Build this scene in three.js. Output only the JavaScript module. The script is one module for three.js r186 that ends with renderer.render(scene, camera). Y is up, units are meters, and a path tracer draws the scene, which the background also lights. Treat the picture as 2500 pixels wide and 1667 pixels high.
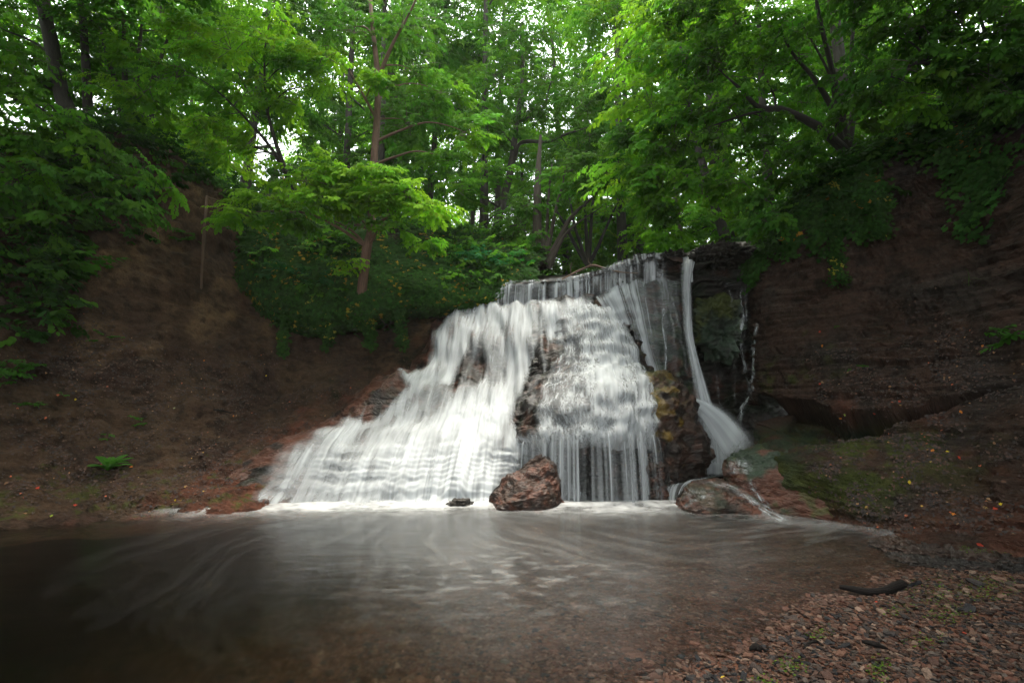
import * as THREE from 'three';
import { createNoise3D } from 'simplex-noise';
import { mergeGeometries } from 'three/addons/utils/BufferGeometryUtils.js';

// ------------------------------------------------------------------ camera, sky, sun, exposure
const scene = new THREE.Scene();
const EYE = new THREE.Vector3(0, 1.3, 0), PITCH = 9 * Math.PI / 180, FOCAL = 1111;
const camera = new THREE.PerspectiveCamera(2 * Math.atan(833.5 / FOCAL) * 180 / Math.PI, 1.5, 0.05, 400);
camera.position.copy(EYE);
camera.rotation.set(PITCH, 0, 0);

{ // bright overcast sky: three times as bright overhead as at the horizon
  const w = 64, h = 32, d = new Float32Array(w * h * 4);
  for (let j = 0; j < h; j++) for (let i = 0; i < w; i++) {
    const up = Math.max(0, Math.sin(((j + 0.5) / h - 0.5) * Math.PI)), l = 0.72 + 0.68 * up, k = (j * w + i) * 4;
    d[k] = l * 0.97; d[k + 1] = l; d[k + 2] = l * 1.03; d[k + 3] = 1;
  }
  const t = new THREE.DataTexture(d, w, h, THREE.RGBAFormat, THREE.FloatType);
  t.mapping = THREE.EquirectangularReflectionMapping; t.magFilter = THREE.LinearFilter; t.needsUpdate = true;
  scene.background = t; scene.environment = t;
}
const sun = new THREE.DirectionalLight(0xfff5e6, 3.0);
sun.position.set(1.5, 26, -12); sun.target.position.set(0, 2, -8);
sun.castShadow = true; sun.shadow.radius = 60; sun.shadow.mapSize.set(2048, 2048);
Object.assign(sun.shadow.camera, { left: -25, right: 25, top: 25, bottom: -25, near: 1, far: 90 });
scene.add(sun, sun.target);
const renderer = new THREE.WebGLRenderer({ antialias: true });
renderer.toneMapping = THREE.LinearToneMapping;
renderer.toneMappingExposure = 4.0;
renderer.shadowMap.enabled = true;

// ------------------------------------------------------------------ helpers
const rand = (seed) => () => { seed = (seed + 0x6d2b79f5) | 0; let t = Math.imul(seed ^ (seed >>> 15), 1 | seed); t = (t + Math.imul(t ^ (t >>> 7), 61 | t)) ^ t; return ((t ^ (t >>> 14)) >>> 0) / 4294967296; };
const n3 = createNoise3D(rand(7));
const { clamp, lerp, smoothstep } = THREE.MathUtils;
const V = (x, y, z) => new THREE.Vector3(x, y, z);
const CP = Math.cos(PITCH), SP = Math.sin(PITCH);
const ray = (px, py) => { const x = (px - 1250) / FOCAL, y = (833.5 - py) / FOCAL; return V(x, y * CP + SP, y * SP - CP); };
// a surveyed point: where it shows in the photograph (2500 x 1667) and how many metres in front of the camera it stands
const at = (px, py, d) => { const r = ray(px, py); return r.multiplyScalar(d / -r.z).add(EYE); };
const onLevel = (px, py, y = 0) => { const r = ray(px, py); return r.multiplyScalar((y - EYE.y) / r.y).add(EYE); };
const fbm = (x, y, z, o = 4) => { let s = 0, a = 0.5, f = 1; for (let i = 0; i < o; i++, a *= 0.5, f *= 2.03) s += a * n3(x * f, y * f, z * f); return s; };
const ss = (x, a, b) => smoothstep(x, a, b);
const bump2 = (x, a, b, c, d) => ss(x, a, b) * (1 - ss(x, c, d));
const mixc = (a, b, t) => [lerp(a[0], b[0], t), lerp(a[1], b[1], t), lerp(a[2], b[2], t)];

const used = new Map();
function numbered(name) { const k = used.get(name) ?? 0; used.set(name, k + 1); return k ? `${name}_${String(k).padStart(3, '0')}` : name; }
function lit(o) { o.castShadow = o.receiveShadow = true; return o; }
function mesh(name, geometry, material, parent) { const m = lit(new THREE.Mesh(geometry, material)); m.name = parent === scene ? numbered(name) : name; parent.add(m); return m; }
function tag(o, label, category, group, kind) { Object.assign(o.userData, { label, category }); if (group) o.userData.group = group; if (kind) o.userData.kind = kind; return o; }
function thing(name, label, category, p, group) { const g = new THREE.Group(); g.name = numbered(name); if (p) g.position.copy(p); scene.add(g); return tag(g, label, category, group); }
function instances(name, geometry, material, list, parent) {   // list: {m: Matrix4, c: Color}
  const im = lit(new THREE.InstancedMesh(geometry, material, list.length)); im.name = parent === scene ? numbered(name) : name;
  list.forEach((e, i) => { im.setMatrixAt(i, e.m); im.setColorAt(i, e.c); });
  im.userData.kind = 'stuff'; parent.add(im); return im;
}

// tileable value noise for textures
function tile(seed) {
  const r = rand(seed), N = 256, g = new Float32Array(N * N); for (let i = 0; i < N * N; i++) g[i] = r();
  return (x, y, px, py) => {  // periods px, py (whole cells)
    const ix = Math.floor(x), iy = Math.floor(y), fx = x - ix, fy = y - iy, s = fx * fx * (3 - 2 * fx), t = fy * fy * (3 - 2 * fy);
    const q = (a, b) => g[((((b % py) + py) % py) % N) * N + ((((a % px) + px) % px) % N)];
    return lerp(lerp(q(ix, iy), q(ix + 1, iy), s), lerp(q(ix, iy + 1), q(ix + 1, iy + 1), s), t);
  };
}
function tfbm(t, u, v, fx, fy, o) { let s = 0, a = 0.5, w = 0; for (let i = 0; i < o; i++) { s += a * t(u * fx + i * 13, v * fy + i * 7, fx, fy); w += a; a *= 0.55; fx *= 2; fy *= 2; } return s / w; }
function texture(w, h, fn, srgb) {
  const d = new Uint8Array(w * h * 4);
  for (let j = 0; j < h; j++) for (let i = 0; i < w; i++) { const c = fn((i + 0.5) / w, (j + 0.5) / h), k = (j * w + i) * 4; d[k] = clamp(c[0], 0, 1) * 255; d[k + 1] = clamp(c[1], 0, 1) * 255; d[k + 2] = clamp(c[2], 0, 1) * 255; d[k + 3] = 255; }
  const t = new THREE.DataTexture(d, w, h); t.wrapS = t.wrapT = THREE.RepeatWrapping; t.magFilter = THREE.LinearFilter; t.minFilter = THREE.LinearMipmapLinearFilter; t.generateMipmaps = true;
  if (srgb) t.colorSpace = THREE.SRGBColorSpace; t.needsUpdate = true; return t;
}
const rep = (t, x, y) => { const c = t.clone(); c.repeat.set(x, y); c.needsUpdate = true; return c; };

// smooth surface through a grid of surveyed points: rows run down or up the slope, columns across it
function cr(a, b, c, d, t) { const t2 = t * t, t3 = t2 * t; return 0.5 * (2 * b + (c - a) * t + (2 * a - 5 * b + 4 * c - d) * t2 + (3 * b - a - 3 * c + d) * t3); }
const toPoint = (e) => (e.isVector3 ? e : at(...e));
function surface(rows, closed = false) {
  const R = rows.length, C = rows[0].length, P = rows.map((r) => r.map(toPoint)), row = [];
  const pos = (u, v) => {   // u across 0..1, v along rows 0..1
    const x = clamp(u, 0, 1) * (C - 1), y = clamp(v, 0, 1) * (R - 1), i = Math.min(C - 2, Math.floor(x)), j = Math.min(R - 2, Math.floor(y)), s = x - i, t = y - j;
    for (let k = -1; k < 3; k++) {
      const q = P[clamp(j + k, 0, R - 1)], a = q[Math.max(0, i - 1)], b = q[i], c = q[i + 1], d = q[Math.min(C - 1, i + 2)];
      row[k + 1] = [cr(a.x, b.x, c.x, d.x, s), cr(a.y, b.y, c.y, d.y, s), cr(a.z, b.z, c.z, d.z, s)];
    }
    return V(cr(row[0][0], row[1][0], row[2][0], row[3][0], t), cr(row[0][1], row[1][1], row[2][1], row[3][1], t), cr(row[0][2], row[1][2], row[2][2], row[3][2], t));
  };
  const e = 0.004, raw = (u, v) => pos(u + e, v).sub(pos(u - e, v)).cross(pos(u, v + e).sub(pos(u, v - e))).normalize();
  let sum = 0; for (let j = 1; j < 8; j++) for (let i = 1; i < 8; i++) { const p = pos(i / 8, j / 8); sum += raw(i / 8, j / 8).dot(p.clone().sub(EYE).normalize()); }
  if (closed) { const m = V(0, 0, 0); P.flat().forEach((p) => m.add(p)); m.divideScalar(R * C); sum = 0; for (let j = 1; j < 8; j++) for (let i = 1; i < 8; i++) sum -= raw(i / 8, j / 8).dot(pos(i / 8, j / 8).sub(m)); }
  const sign = sum > 0 ? -1 : 1;
  let width = 0, height = 0; for (let k = 0; k < 40; k++) { width += pos(k / 40, 0.5).distanceTo(pos((k + 1) / 40, 0.5)); height += pos(0.5, k / 40).distanceTo(pos(0.5, (k + 1) / 40)); }
  return { pos, normal: (u, v) => raw(u, v).multiplyScalar(sign), sign, width, height };
}
function sheet(S, nu, nv, { lift = () => 0, color, keep, across = (t) => t } = {}) {
  const p = [], c = [], uv = [], idx = [], ok = [];
  for (let j = 0; j <= nv; j++) for (let i = 0; i <= nu; i++) {
    const u = across(i / nu), v = j / nv, q = S.pos(u, v), n = S.normal(u, v), base = q.clone();
    q.addScaledVector(n, lift(base, u, v, n));
    p.push(q.x, q.y, q.z); uv.push(u * S.width, v * S.height);
    if (color) c.push(...color(q, u, v, n));
    ok.push(keep ? keep(u, v, q) : true);
  }
  for (let j = 0; j < nv; j++) for (let i = 0; i < nu; i++) {
    const a = j * (nu + 1) + i, b = a + 1, d = a + nu + 1, e = d + 1;
    if (!(ok[a] && ok[b] && ok[d] && ok[e])) continue;
    if (S.sign > 0) idx.push(a, b, d, b, e, d); else idx.push(a, d, b, b, d, e);
  }
  const g = new THREE.BufferGeometry();
  g.setAttribute('position', new THREE.Float32BufferAttribute(p, 3)); g.setAttribute('uv', new THREE.Float32BufferAttribute(uv, 2));
  if (color) g.setAttribute('color', new THREE.Float32BufferAttribute(c, c.length / (p.length / 3)));
  g.setIndex(idx); g.computeVertexNormals(); return g;
}
function tube(pts, radii, sides = 7, seg = 5, wob = 0) {   // tapered limb
  const curve = new THREE.CatmullRomCurve3(pts), n = Math.max(2, (pts.length - 1) * seg), fr = curve.computeFrenetFrames(n, false), p = [], uv = [], idx = [], len = curve.getLength();
  for (let j = 0; j <= n; j++) {
    const t = j / n, c = curve.getPoint(t), x = t * (radii.length - 1), k = Math.min(radii.length - 2, Math.floor(x)), r0 = lerp(radii[k], radii[k + 1], x - k);
    for (let i = 0; i <= sides; i++) {
      const a = i / sides * Math.PI * 2, r = r0 * (1 + wob * n3(c.x * 3 + Math.cos(a) * 1.3, c.y * 2.2, c.z * 3 + Math.sin(a) * 1.3));
      const q = c.clone().addScaledVector(fr.normals[j], Math.cos(a) * r).addScaledVector(fr.binormals[j], Math.sin(a) * r);
      p.push(q.x, q.y, q.z); uv.push(i / sides * 2, t * len);
    }
  }
  for (let j = 0; j < n; j++) for (let i = 0; i < sides; i++) { const a = j * (sides + 1) + i, b = a + 1, d = a + sides + 1; idx.push(a, b, d, b, d + 1, d); }
  const g = new THREE.BufferGeometry();
  g.setAttribute('position', new THREE.Float32BufferAttribute(p, 3)); g.setAttribute('uv', new THREE.Float32BufferAttribute(uv, 2)); g.setIndex(idx); g.computeVertexNormals(); return g;
}

// ------------------------------------------------------------------ materials
const tA = tile(11), tB = tile(23), tC = tile(37);
const rockGrain = texture(1024, 1024, (u, v) => {  // laid rock and earth: long horizontal grain
  const a = tfbm(tA, u, v, 10, 34, 5), b = tfbm(tB, u, v, 90, 120, 3), c = tfbm(tC, u, v, 5, 7, 4), k = 0.5 + (a - 0.5) * 0.9 + (b - 0.5) * 0.8 + (c - 0.5) * 0.35;
  return [0.62 + 0.62 * (k - 0.5) + 0.1 * (c - 0.5), 0.6 + 0.62 * (k - 0.5), 0.58 + 0.62 * (k - 0.5) - 0.08 * (c - 0.5)];
});
const rockBump = texture(1024, 1024, (u, v) => {
  const a = tfbm(tB, u, v, 8, 40, 5), b = tfbm(tC, u, v, 60, 110, 4), r = 1 - Math.abs(2 * a - 1); const k = 0.55 * r + 0.45 * b; return [k, k, k];
});
const fineBump = texture(512, 512, (u, v) => { const k = tfbm(tA, u, v, 40, 40, 4); return [k, k, k]; });
const wetRough = texture(512, 512, (u, v) => { const k = 0.42 + 0.75 * (tfbm(tC, u, v, 12, 18, 4) - 0.35); return [k, k, k]; });
const barkTex = texture(512, 512, (u, v) => { const k = 0.62 + 0.7 * (tfbm(tA, u, v, 22, 7, 4) - 0.5) + 0.25 * (tfbm(tB, u, v, 5, 5, 3) - 0.5); return [k, k * 0.98, k * 0.94]; });
const streak = texture(1024, 1024, (u, v) => { // falling water: soft strands parted by thin gaps
  const w = u + 0.01 * (tfbm(tB, u, v, 6, 3, 3) - 0.5);
  const a = tfbm(tA, w, v, 26, 2, 2), b = tfbm(tC, w, v, 90, 4, 1), c = tfbm(tB, u, v, 8, 3, 3);
  const k = 0.16 + 0.84 * ss(0.5 * a + 0.16 * b + 0.4 * c, 0.26, 0.78); return [k, k, k];
});
const silk = texture(1024, 1024, (u, v) => { // full water: nearly closed, faintly stranded
  const a = tfbm(tA, u, v, 18, 2, 2), b = tfbm(tC, u, v, 80, 5, 2), c = tfbm(tB, u, v, 6, 5, 3);
  const k = 0.42 + 0.58 * ss(0.45 * a + 0.2 * b + 0.4 * c, 0.28, 0.66); return [k, k, k];
});
const drip = texture(1024, 512, (u, v) => { // water parted into threads as it leaves an edge
  const w = u + 0.006 * (tfbm(tB, u, v, 8, 2, 2) - 0.5), a = tfbm(tC, w, v, 40, 1, 2), b = tfbm(tA, w, v, 120, 2, 1), c = tfbm(tB, u, v, 7, 1, 3), k = 0.06 + 0.94 * ss(0.4 * a + 0.16 * b + 0.48 * c, 0.38, 0.7); return [k, k, k];
});
const soft = texture(512, 512, (u, v) => { const a = tfbm(tA, u, v, 10, 2, 2), b = tfbm(tC, u, v, 40, 3, 2), k = 0.72 + 0.28 * ss(0.7 * a + 0.3 * b, 0.25, 0.75); return [k, k, k]; });   // spray: all but even
const lace = texture(1024, 1024, (u, v) => { // thin water broken over rough rock
  const w = u + 0.02 * (tfbm(tB, u, v, 14, 20, 3) - 0.5);
  const a = tfbm(tA, w, v, 80, 16, 4), b = tfbm(tC, w, v, 150, 60, 3), c = tfbm(tB, u, v, 10, 8, 4);
  const k = 0.24 + 0.76 * ss(0.42 * a + 0.34 * b + 0.36 * c, 0.38, 0.74); return [k, k, k];
});
const rockMat = (rough, bump, o = {}) => new THREE.MeshPhysicalMaterial({ vertexColors: true, specularIntensity: 0.25, map: rep(rockGrain, 0.45, 0.45), bumpMap: rep(rockBump, 0.6, 0.6), bumpScale: bump, roughness: rough, ...o });
const M = {
  earth: rockMat(0.92, 0.03),
  rock: rockMat(0.75, 0.035),
  wet: rockMat(1, 0.03, { roughnessMap: rep(wetRough, 0.8, 0.8), specularIntensity: 0.6 }),
  bark: new THREE.MeshStandardMaterial({ color: new THREE.Color(0.09, 0.07, 0.055), map: barkTex, bumpMap: barkTex, bumpScale: 0.012, roughness: 0.95 }),
  barkRed: new THREE.MeshStandardMaterial({ color: new THREE.Color(0.2, 0.115, 0.08), map: barkTex, bumpMap: barkTex, bumpScale: 0.012, roughness: 0.9 }),
  barkDark: new THREE.MeshStandardMaterial({ color: new THREE.Color(0.05, 0.042, 0.035), map: barkTex, bumpMap: barkTex, bumpScale: 0.012, roughness: 0.95 }),
  twig: new THREE.MeshStandardMaterial({ color: new THREE.Color(0.07, 0.055, 0.04), roughness: 0.9 }),
  deadWood: new THREE.MeshStandardMaterial({ color: new THREE.Color(0.2, 0.13, 0.09), map: barkTex, bumpMap: barkTex, bumpScale: 0.006, roughness: 0.9 }),
  wetWood: new THREE.MeshPhysicalMaterial({ specularIntensity: 0.3, color: new THREE.Color(0.014, 0.011, 0.01), map: barkTex, bumpMap: barkTex, bumpScale: 0.01, roughness: 0.7 }),
  leaf: new THREE.MeshPhysicalMaterial({ color: 0xffffff, roughness: 0.85, transmission: 0.58, thickness: 0, side: THREE.DoubleSide, specularIntensity: 0.08 }),
  litter: new THREE.MeshStandardMaterial({ color: 0xffffff, roughness: 0.85, side: THREE.DoubleSide }),
  stone: new THREE.MeshPhysicalMaterial({ specularIntensity: 0.4, color: 0xffffff, map: rep(rockGrain, 2, 2), roughness: 0.7, bumpMap: fineBump, bumpScale: 0.004 }),
};
const waterMat = (map, o = {}) => new THREE.MeshPhysicalMaterial({ color: new THREE.Color(0.5, 0.52, 0.53), vertexColors: true, alphaMap: map, transparent: true, roughness: 0.85, specularIntensity: 0.2, side: THREE.DoubleSide, ...o });
// ------------------------------------------------------------------ ground, banks and cliffs
// layered rock: ledges that run level, parted by deeper joints, with rough faces
function strata(p, f = 5, amp = 0.07) {
  const w = 0.35 * n3(p.x * 0.35, p.y * 0.3, p.z * 0.35) + 0.08 * n3(p.x * 1.7, 9, p.z * 1.7), y = (p.y + w) * f;
  const k = n3(p.x * 0.5, y, p.z * 0.5) * 0.6 + n3(p.x * 1.3, y * 2.3, p.z * 1.3) * 0.3;
  return amp * (ss(k, -0.35, 0.25) - 0.6) + amp * 0.5 * fbm(p.x * 2.2, p.y * 5, p.z * 2.2, 4);
}
// crisp beds: each bed stands out or back by its own amount and breaks off along its run
const hash = (i) => { const t = Math.sin(i * 127.1 + 31.7) * 43758.5453; return t - Math.floor(t); };
const bedAt = (p, f) => p.y * f + 0.06 * f * n3(p.x * 0.25, 4, p.z * 0.25) + 0.09 * n3(p.x * 1.3, p.y * 5, p.z * 1.3) + 0.06 * n3(p.x * 6, p.y * 6, p.z * 6);
function beds(p, f, amp) {
  const y = bedAt(p, f), i = Math.floor(y), t = y - i;
  const out = (k) => hash(k) + 0.45 * n3(p.x * 0.5 + k * 3.7, k * 1.3, p.z * 0.5) - 0.5 * ss(n3(p.x * 2.6 + k * 9.1, k * 2.3, p.z * 2.6), 0.12, 0.2);
  return amp * (lerp(out(i), out(i + 1), ss(t, 0.84, 1)) - 0.4 - 0.4 * (1 - ss(Math.abs(t - 0.92), 0, 0.1)));
}
const C = {
  soil: [0.082, 0.052, 0.032], tan: [0.17, 0.112, 0.062], dark: [0.0198, 0.0139, 0.0106], red: [0.125, 0.052, 0.033], brown: [0.06, 0.036, 0.026],
  grey: [0.0396, 0.0343, 0.0297], moss: [0.062, 0.078, 0.016], mossDark: [0.0092, 0.0172, 0.0066], ochre: [0.2, 0.135, 0.025], blueMoss: [0.034, 0.06, 0.036], wetDark: [0.0158, 0.0125, 0.0106],
};
const blotch = (p, f, s, o = 4) => fbm(p.x * f + s, p.y * f, p.z * f - s, o);

// left bank: bare earth and soft rock, hollowed, rising to the wood
const bankS = surface([
  [V(-6.5, -1, 9), V(-7.6, -1.0, -1.5), V(-7.4, -0.9, -2.4), [0, 1400, 5.0], [250, 1370, 5.3], [500, 1340, 5.7], [720, 1310, 6.1], [900, 1290, 6.6], [1000, 1250, 7.2]],
  [V(-7.2, 0.3, 9), V(-8.6, 0.15, -1.2), V(-8.2, 0.12, -2.8), [0, 1286, 5.5], [250, 1268, 5.88], [500, 1255, 6.15], [720, 1235, 6.6], [880, 1180, 7.4], [1010, 1100, 8.2]],
  [V(-8.2, 1.4, 9), V(-9.6, 1.3, -1.0), V(-9.2, 1.2, -3.0), [0, 1130, 6.15], [250, 1150, 6.7], [500, 1130, 7.2], [700, 1110, 7.6], [870, 1075, 8.2], [1020, 1020, 8.9]],
  [V(-9, 3, 9), V(-10.2, 3.0, -0.8), V(-9.8, 3.0, -3.2), [0, 950, 6.6], [250, 985, 7.4], [500, 1005, 8.1], [690, 1005, 8.6], [890, 980, 9.0], [1050, 930, 9.6]],
  [V(-9.6, 5, 9), V(-10.6, 5.0, -0.8), V(-10.4, 4.6, -3.4), [0, 750, 6.9], [250, 780, 7.9], [500, 830, 8.9], [690, 860, 9.5], [900, 870, 9.9], [1070, 850, 10.2]],
  [V(-10.4, 6.5, 9), V(-11.4, 6.5, -0.8), V(-11.2, 6.2, -3.6), [0, 540, 7.2], [250, 560, 8.3], [500, 640, 9.4], [690, 740, 10.0], [910, 790, 10.5], [1090, 770, 10.7]],
  [V(-11.6, 7.6, 9), V(-12.6, 7.6, -0.8), V(-12.4, 7.2, -3.8), [0, 350, 7.8], [265, 325, 9.0], [510, 432, 10.4], [690, 620, 11.0], [920, 700, 11.3], [1100, 700, 11.4]],
  [V(-16, 8.2, 9), V(-16, 8.2, -0.8), V(-16, 7.8, -5), V(-13.5, 7.3, -9.5), V(-11.5, 7.6, -11.5), V(-8.5, 7.0, -13), V(-6.5, 6.3, -13.5), V(-4, 5.4, -13.5), V(-2, 4.9, -13.5)],
]);
const bankLift = (p) => beds(p, 7, 0.035) * ss(blotch(p, 0.6, 77, 2), -0.1, 0.25) + 0.22 * fbm(p.x * 0.45, p.y * 0.5, p.z * 0.45, 3) + strata(p, 3.2, 0.05) + 0.05 * fbm(p.x * 2.5, p.y * 2.5, p.z * 2.5, 4) + 0.016 * n3(p.x * 14, p.y * 14, p.z * 14);
const bankColor = (p, u, v) => {
  let c = mixc(C.soil, C.tan, ss(blotch(p, 0.7, 3), -0.2, 0.45) * ss(p.y, 1.6, 3.2));
  c = mixc(c, C.brown, ss(blotch(p, 0.9, 8), -0.15, 0.35) * (1 - 0.6 * ss(p.y, 2.2, 3.4)));
  c = mixc(c, C.red, ss(blotch(p, 1.1, 5) + (p.x + 5.0) * 0.6 - p.y * 0.65, -0.15, 0.5));
  c = mixc(c, C.dark, ss(blotch(p, 3.5, 15), 0.05, 0.4) * 0.6);
  c = mixc(c, C.moss, ss(blotch(p, 2.4, 21) + blotch(p, 9, 2) * 0.6 - Math.abs(p.y - 0.25) * 0.9, 0.08, 0.4) * 0.75);
  c = mixc(c, C.mossDark, ss(blotch(p, 1.6, 33) + (p.x + 3.1) * 0.35 - Math.abs(p.y - 1.7) * 0.35, 0.0, 0.5) * 0.85);
  return c;
};
{
  const m = mesh('left_bank', sheet(bankS, 440, 340, { lift: bankLift, color: bankColor, across: (t) => (t < 0.1 ? t * 2 : 0.2 + (t - 0.1) / 0.9 * 0.8) }), M.earth, scene);
  tag(m, 'hollowed brown earth bank left of the waterfall', 'bank', null, 'structure');
}
const bankPoint = (u, v) => { const p = bankS.pos(u, v), n = bankS.normal(u, v); return { p: p.clone().addScaledVector(n, bankLift(p)), n }; };

// ivy slope: undercut shelf of earth above the hollow, running to the lip of the falls
const ivyS = surface([
  [[600, 735, 10.6], [690, 800, 10.6], [800, 815, 10.6], [910, 800, 10.6], [1010, 775, 10.8], [1110, 775, 11.0], [1190, 770, 11.2], [1290, 740, 11.6]],
  [[600, 715, 9.9], [690, 785, 9.75], [800, 798, 9.7], [910, 775, 9.75], [1010, 752, 9.95], [1110, 744, 10.25], [1190, 738, 10.45], [1290, 705, 10.9]],
  [[600, 650, 9.75], [690, 720, 9.55], [800, 740, 9.5], [910, 730, 9.6], [1010, 725, 9.85], [1110, 728, 10.2], [1200, 715, 10.45], [1300, 680, 11.0]],
  [[610, 560, 10.0], [700, 640, 9.9], [800, 660, 9.9], [910, 660, 10.1], [1020, 665, 10.4], [1120, 665, 10.8], [1220, 650, 11.2], [1310, 645, 11.7]],
  [[640, 490, 10.7], [730, 570, 10.7], [820, 585, 10.8], [920, 595, 11.0], [1030, 605, 11.4], [1130, 612, 11.8], [1230, 610, 12.2], [1330, 625, 12.6]],
  [[680, 445, 11.8], [760, 520, 12], [850, 535, 12.2], [950, 550, 12.4], [1050, 560, 12.8], [1150, 575, 13.2], [1250, 590, 13.6], [1350, 615, 13.8]],
  [[720, 470, 15], [800, 520, 15], [880, 540, 15], [970, 560, 15.2], [1070, 575, 15.5], [1170, 590, 15.7], [1260, 605, 15.8], [1360, 625, 16]],
]);
const ivyLift = (p) => 0.2 * fbm(p.x * 0.8, p.y * 0.8, p.z * 0.8, 4) + 0.03 * n3(p.x * 6, p.y * 6, p.z * 6);
{
  const m = mesh('ivy_slope', sheet(ivyS, 220, 130, { lift: ivyLift, color: (p) => mixc(C.dark, C.soil, ss(blotch(p, 1.5, 4), 0.05, 0.4) * 0.8) }), M.earth, scene);
  tag(m, 'steep earth slope above the undercut beside the falls', 'slope', null, 'structure');
}

// wood floor above the gorge
{
  const S = surface([
    [V(-40, 10, -8), V(-16, 8.0, -9), V(-8, 6.7, -11.8), V(-3, 4.6, -11.6), V(0.2, 4.02, -11.5), V(3.2, 4.05, -10.5), V(6, 4.7, -9.8), V(9, 6.6, -9.5), V(16, 8.4, -7), V(40, 10, -5)],
    [V(-40, 10, -18), V(-16, 8.2, -17), V(-8, 6.8, -16), V(-3, 5.2, -15), V(0.2, 4.2, -14), V(3.2, 4.2, -14), V(6, 5.2, -14), V(9, 7, -14), V(16, 8.6, -14), V(40, 10, -14)],
    [V(-40, 11, -30), V(-16, 8.6, -28), V(-8, 7, -26), V(-3, 5.6, -25), V(0.2, 4.7, -25), V(3.2, 4.7, -25), V(6, 5.4, -25), V(9, 7, -25), V(16, 9, -25), V(40, 11, -25)],
    [V(-60, 12, -90), V(-24, 10, -90), V(-10, 8.6, -90), V(-4, 7.5, -90), V(0, 7, -90), V(4, 7, -90), V(8, 7.6, -90), V(12, 8.6, -90), V(24, 10, -90), V(60, 12, -90)],
  ]);
  const m = mesh('wood_floor', sheet(S, 160, 120, { lift: (p) => 0.25 * fbm(p.x * 0.5, p.y * 0.5, p.z * 0.5, 4), color: (p) => mixc(C.dark, C.mossDark, ss(blotch(p, 0.8, 6), -0.2, 0.3)) }), M.earth, scene);
  tag(m, 'dark floor of the wood above the gorge', 'ground', null, 'structure');
}

// right wall: layered overhanging rock with an undercut ledge and a mossy foot
const wallS = surface([
  [[1830, 1170, 7.0], [1880, 1240, 6.3], [2000, 1270, 5.75], [2170, 1330, 4.95], [2500, 1400, 4.15], V(5.6, -0.3, -2.2), V(6.4, -0.3, 1.0), V(7, -0.3, 9)],
  [[1830, 1130, 7.0], [1880, 1190, 6.4], [2000, 1238, 5.85], [2170, 1296, 5.05], [2500, 1318, 4.35], V(5.8, 0.25, -2.0), V(6.6, 0.3, 1.0), V(7.2, 0.3, 9)],
  [[1835, 1110, 7.1], [1885, 1110, 6.45], [1995, 1140, 5.95], [2180, 1190, 5.35], [2500, 1200, 4.6], V(6.0, 0.9, -2.0), V(6.8, 0.9, 1.0), V(7.5, 0.9, 9)],
  [[1838, 1085, 7.4], [1885, 1084, 6.8], [1985, 1078, 6.35], [2190, 1070, 5.7], [2500, 1080, 4.85], V(6.2, 1.5, -2.0), V(7.0, 1.5, 1.0), V(7.8, 1.5, 9)],
  [[1838, 1040, 7.6], [1880, 1030, 7.2], [1985, 1010, 6.8], [2200, 970, 6.05], [2500, 950, 5.1], V(6.5, 2.2, -2.0), V(7.3, 2.2, 1.0), V(8.1, 2.2, 9)],
  [[1838, 960, 8.0], [1870, 940, 7.6], [1980, 900, 7.2], [2200, 840, 6.5], [2500, 800, 5.35], V(6.8, 3.1, -2.0), V(7.6, 3.1, 1.0), V(8.4, 3.1, 9)],
  [[1835, 850, 8.4], [1865, 830, 8.05], [1980, 770, 7.7], [2200, 690, 6.9], [2500, 620, 5.6], V(7.0, 4.4, -2.0), V(7.8, 4.4, 1.0), V(8.6, 4.4, 9)],
  [[1825, 720, 8.8], [1865, 690, 8.5], [1980, 600, 8.1], [2190, 510, 7.3], [2500, 420, 5.8], V(7.2, 6.0, -2.0), V(8.0, 6.0, 1.0), V(8.8, 6.0, 9)],
  [[1815, 625, 9.1], [1865, 600, 8.9], [1970, 470, 8.7], [2180, 350, 7.8], [2500, 220, 6.2], V(7.8, 7.6, -2.0), V(8.6, 7.6, 1.0), V(9.2, 7.6, 9)],
  [[1815, 600, 10.5], [1865, 575, 10.5], V(8, 6.4, -10.6), V(9.6, 7.8, -9.6), V(10, 8.6, -7), V(11, 8.8, -2), V(11, 8.8, 1), V(12, 8.8, 9)],
]);
// an undercut joint opens where the water once ran; it closes towards the viewer
const wallNotch = (p) => {
  const s = p.z;  // runs along the wall
  const y0 = 1.62 + 0.16 * Math.sin(s * 1.3) + 0.05 * n3(p.x * 2, 1, p.z * 2) + ss(-s, 5.2, 6.6) * -0.12 + (1 - ss(-s, 4.4, 6.4)) * 0.25, dy = p.y - y0;
  const open = ss(-s, 5.0, 6.6), deep = 0.03 * ss(-s, 3.4, 4.4) + 0.66 * open;
  return -deep * ss(dy, -0.06 - 0.46 * open, -0.02) * (1 - ss(dy, 0.0, 0.06));
};
const wallLift = (p, u, v) => 0.16 * fbm(p.x * 0.5, p.y * 0.7, p.z * 0.5, 3) + (beds(p, 4.3, 0.085) + beds(p, 13, 0.05) + beds(p, 29, 0.02)) * (0.3 + 0.7 * ss(blotch(p, 0.7, 2, 3), -0.2, 0.2)) * (1 - 0.65 * ss(-p.z, 4.9, 5.6) * (1 - ss(p.y, 0.95, 1.25))) + 0.03 * fbm(p.x * 6, p.y * 6, p.z * 6, 4) + wallNotch(p) - 0.14 * ss(v, 0.1, 0.12) * (1 - ss(v, 0.125, 0.17)) * 0 ;
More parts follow.
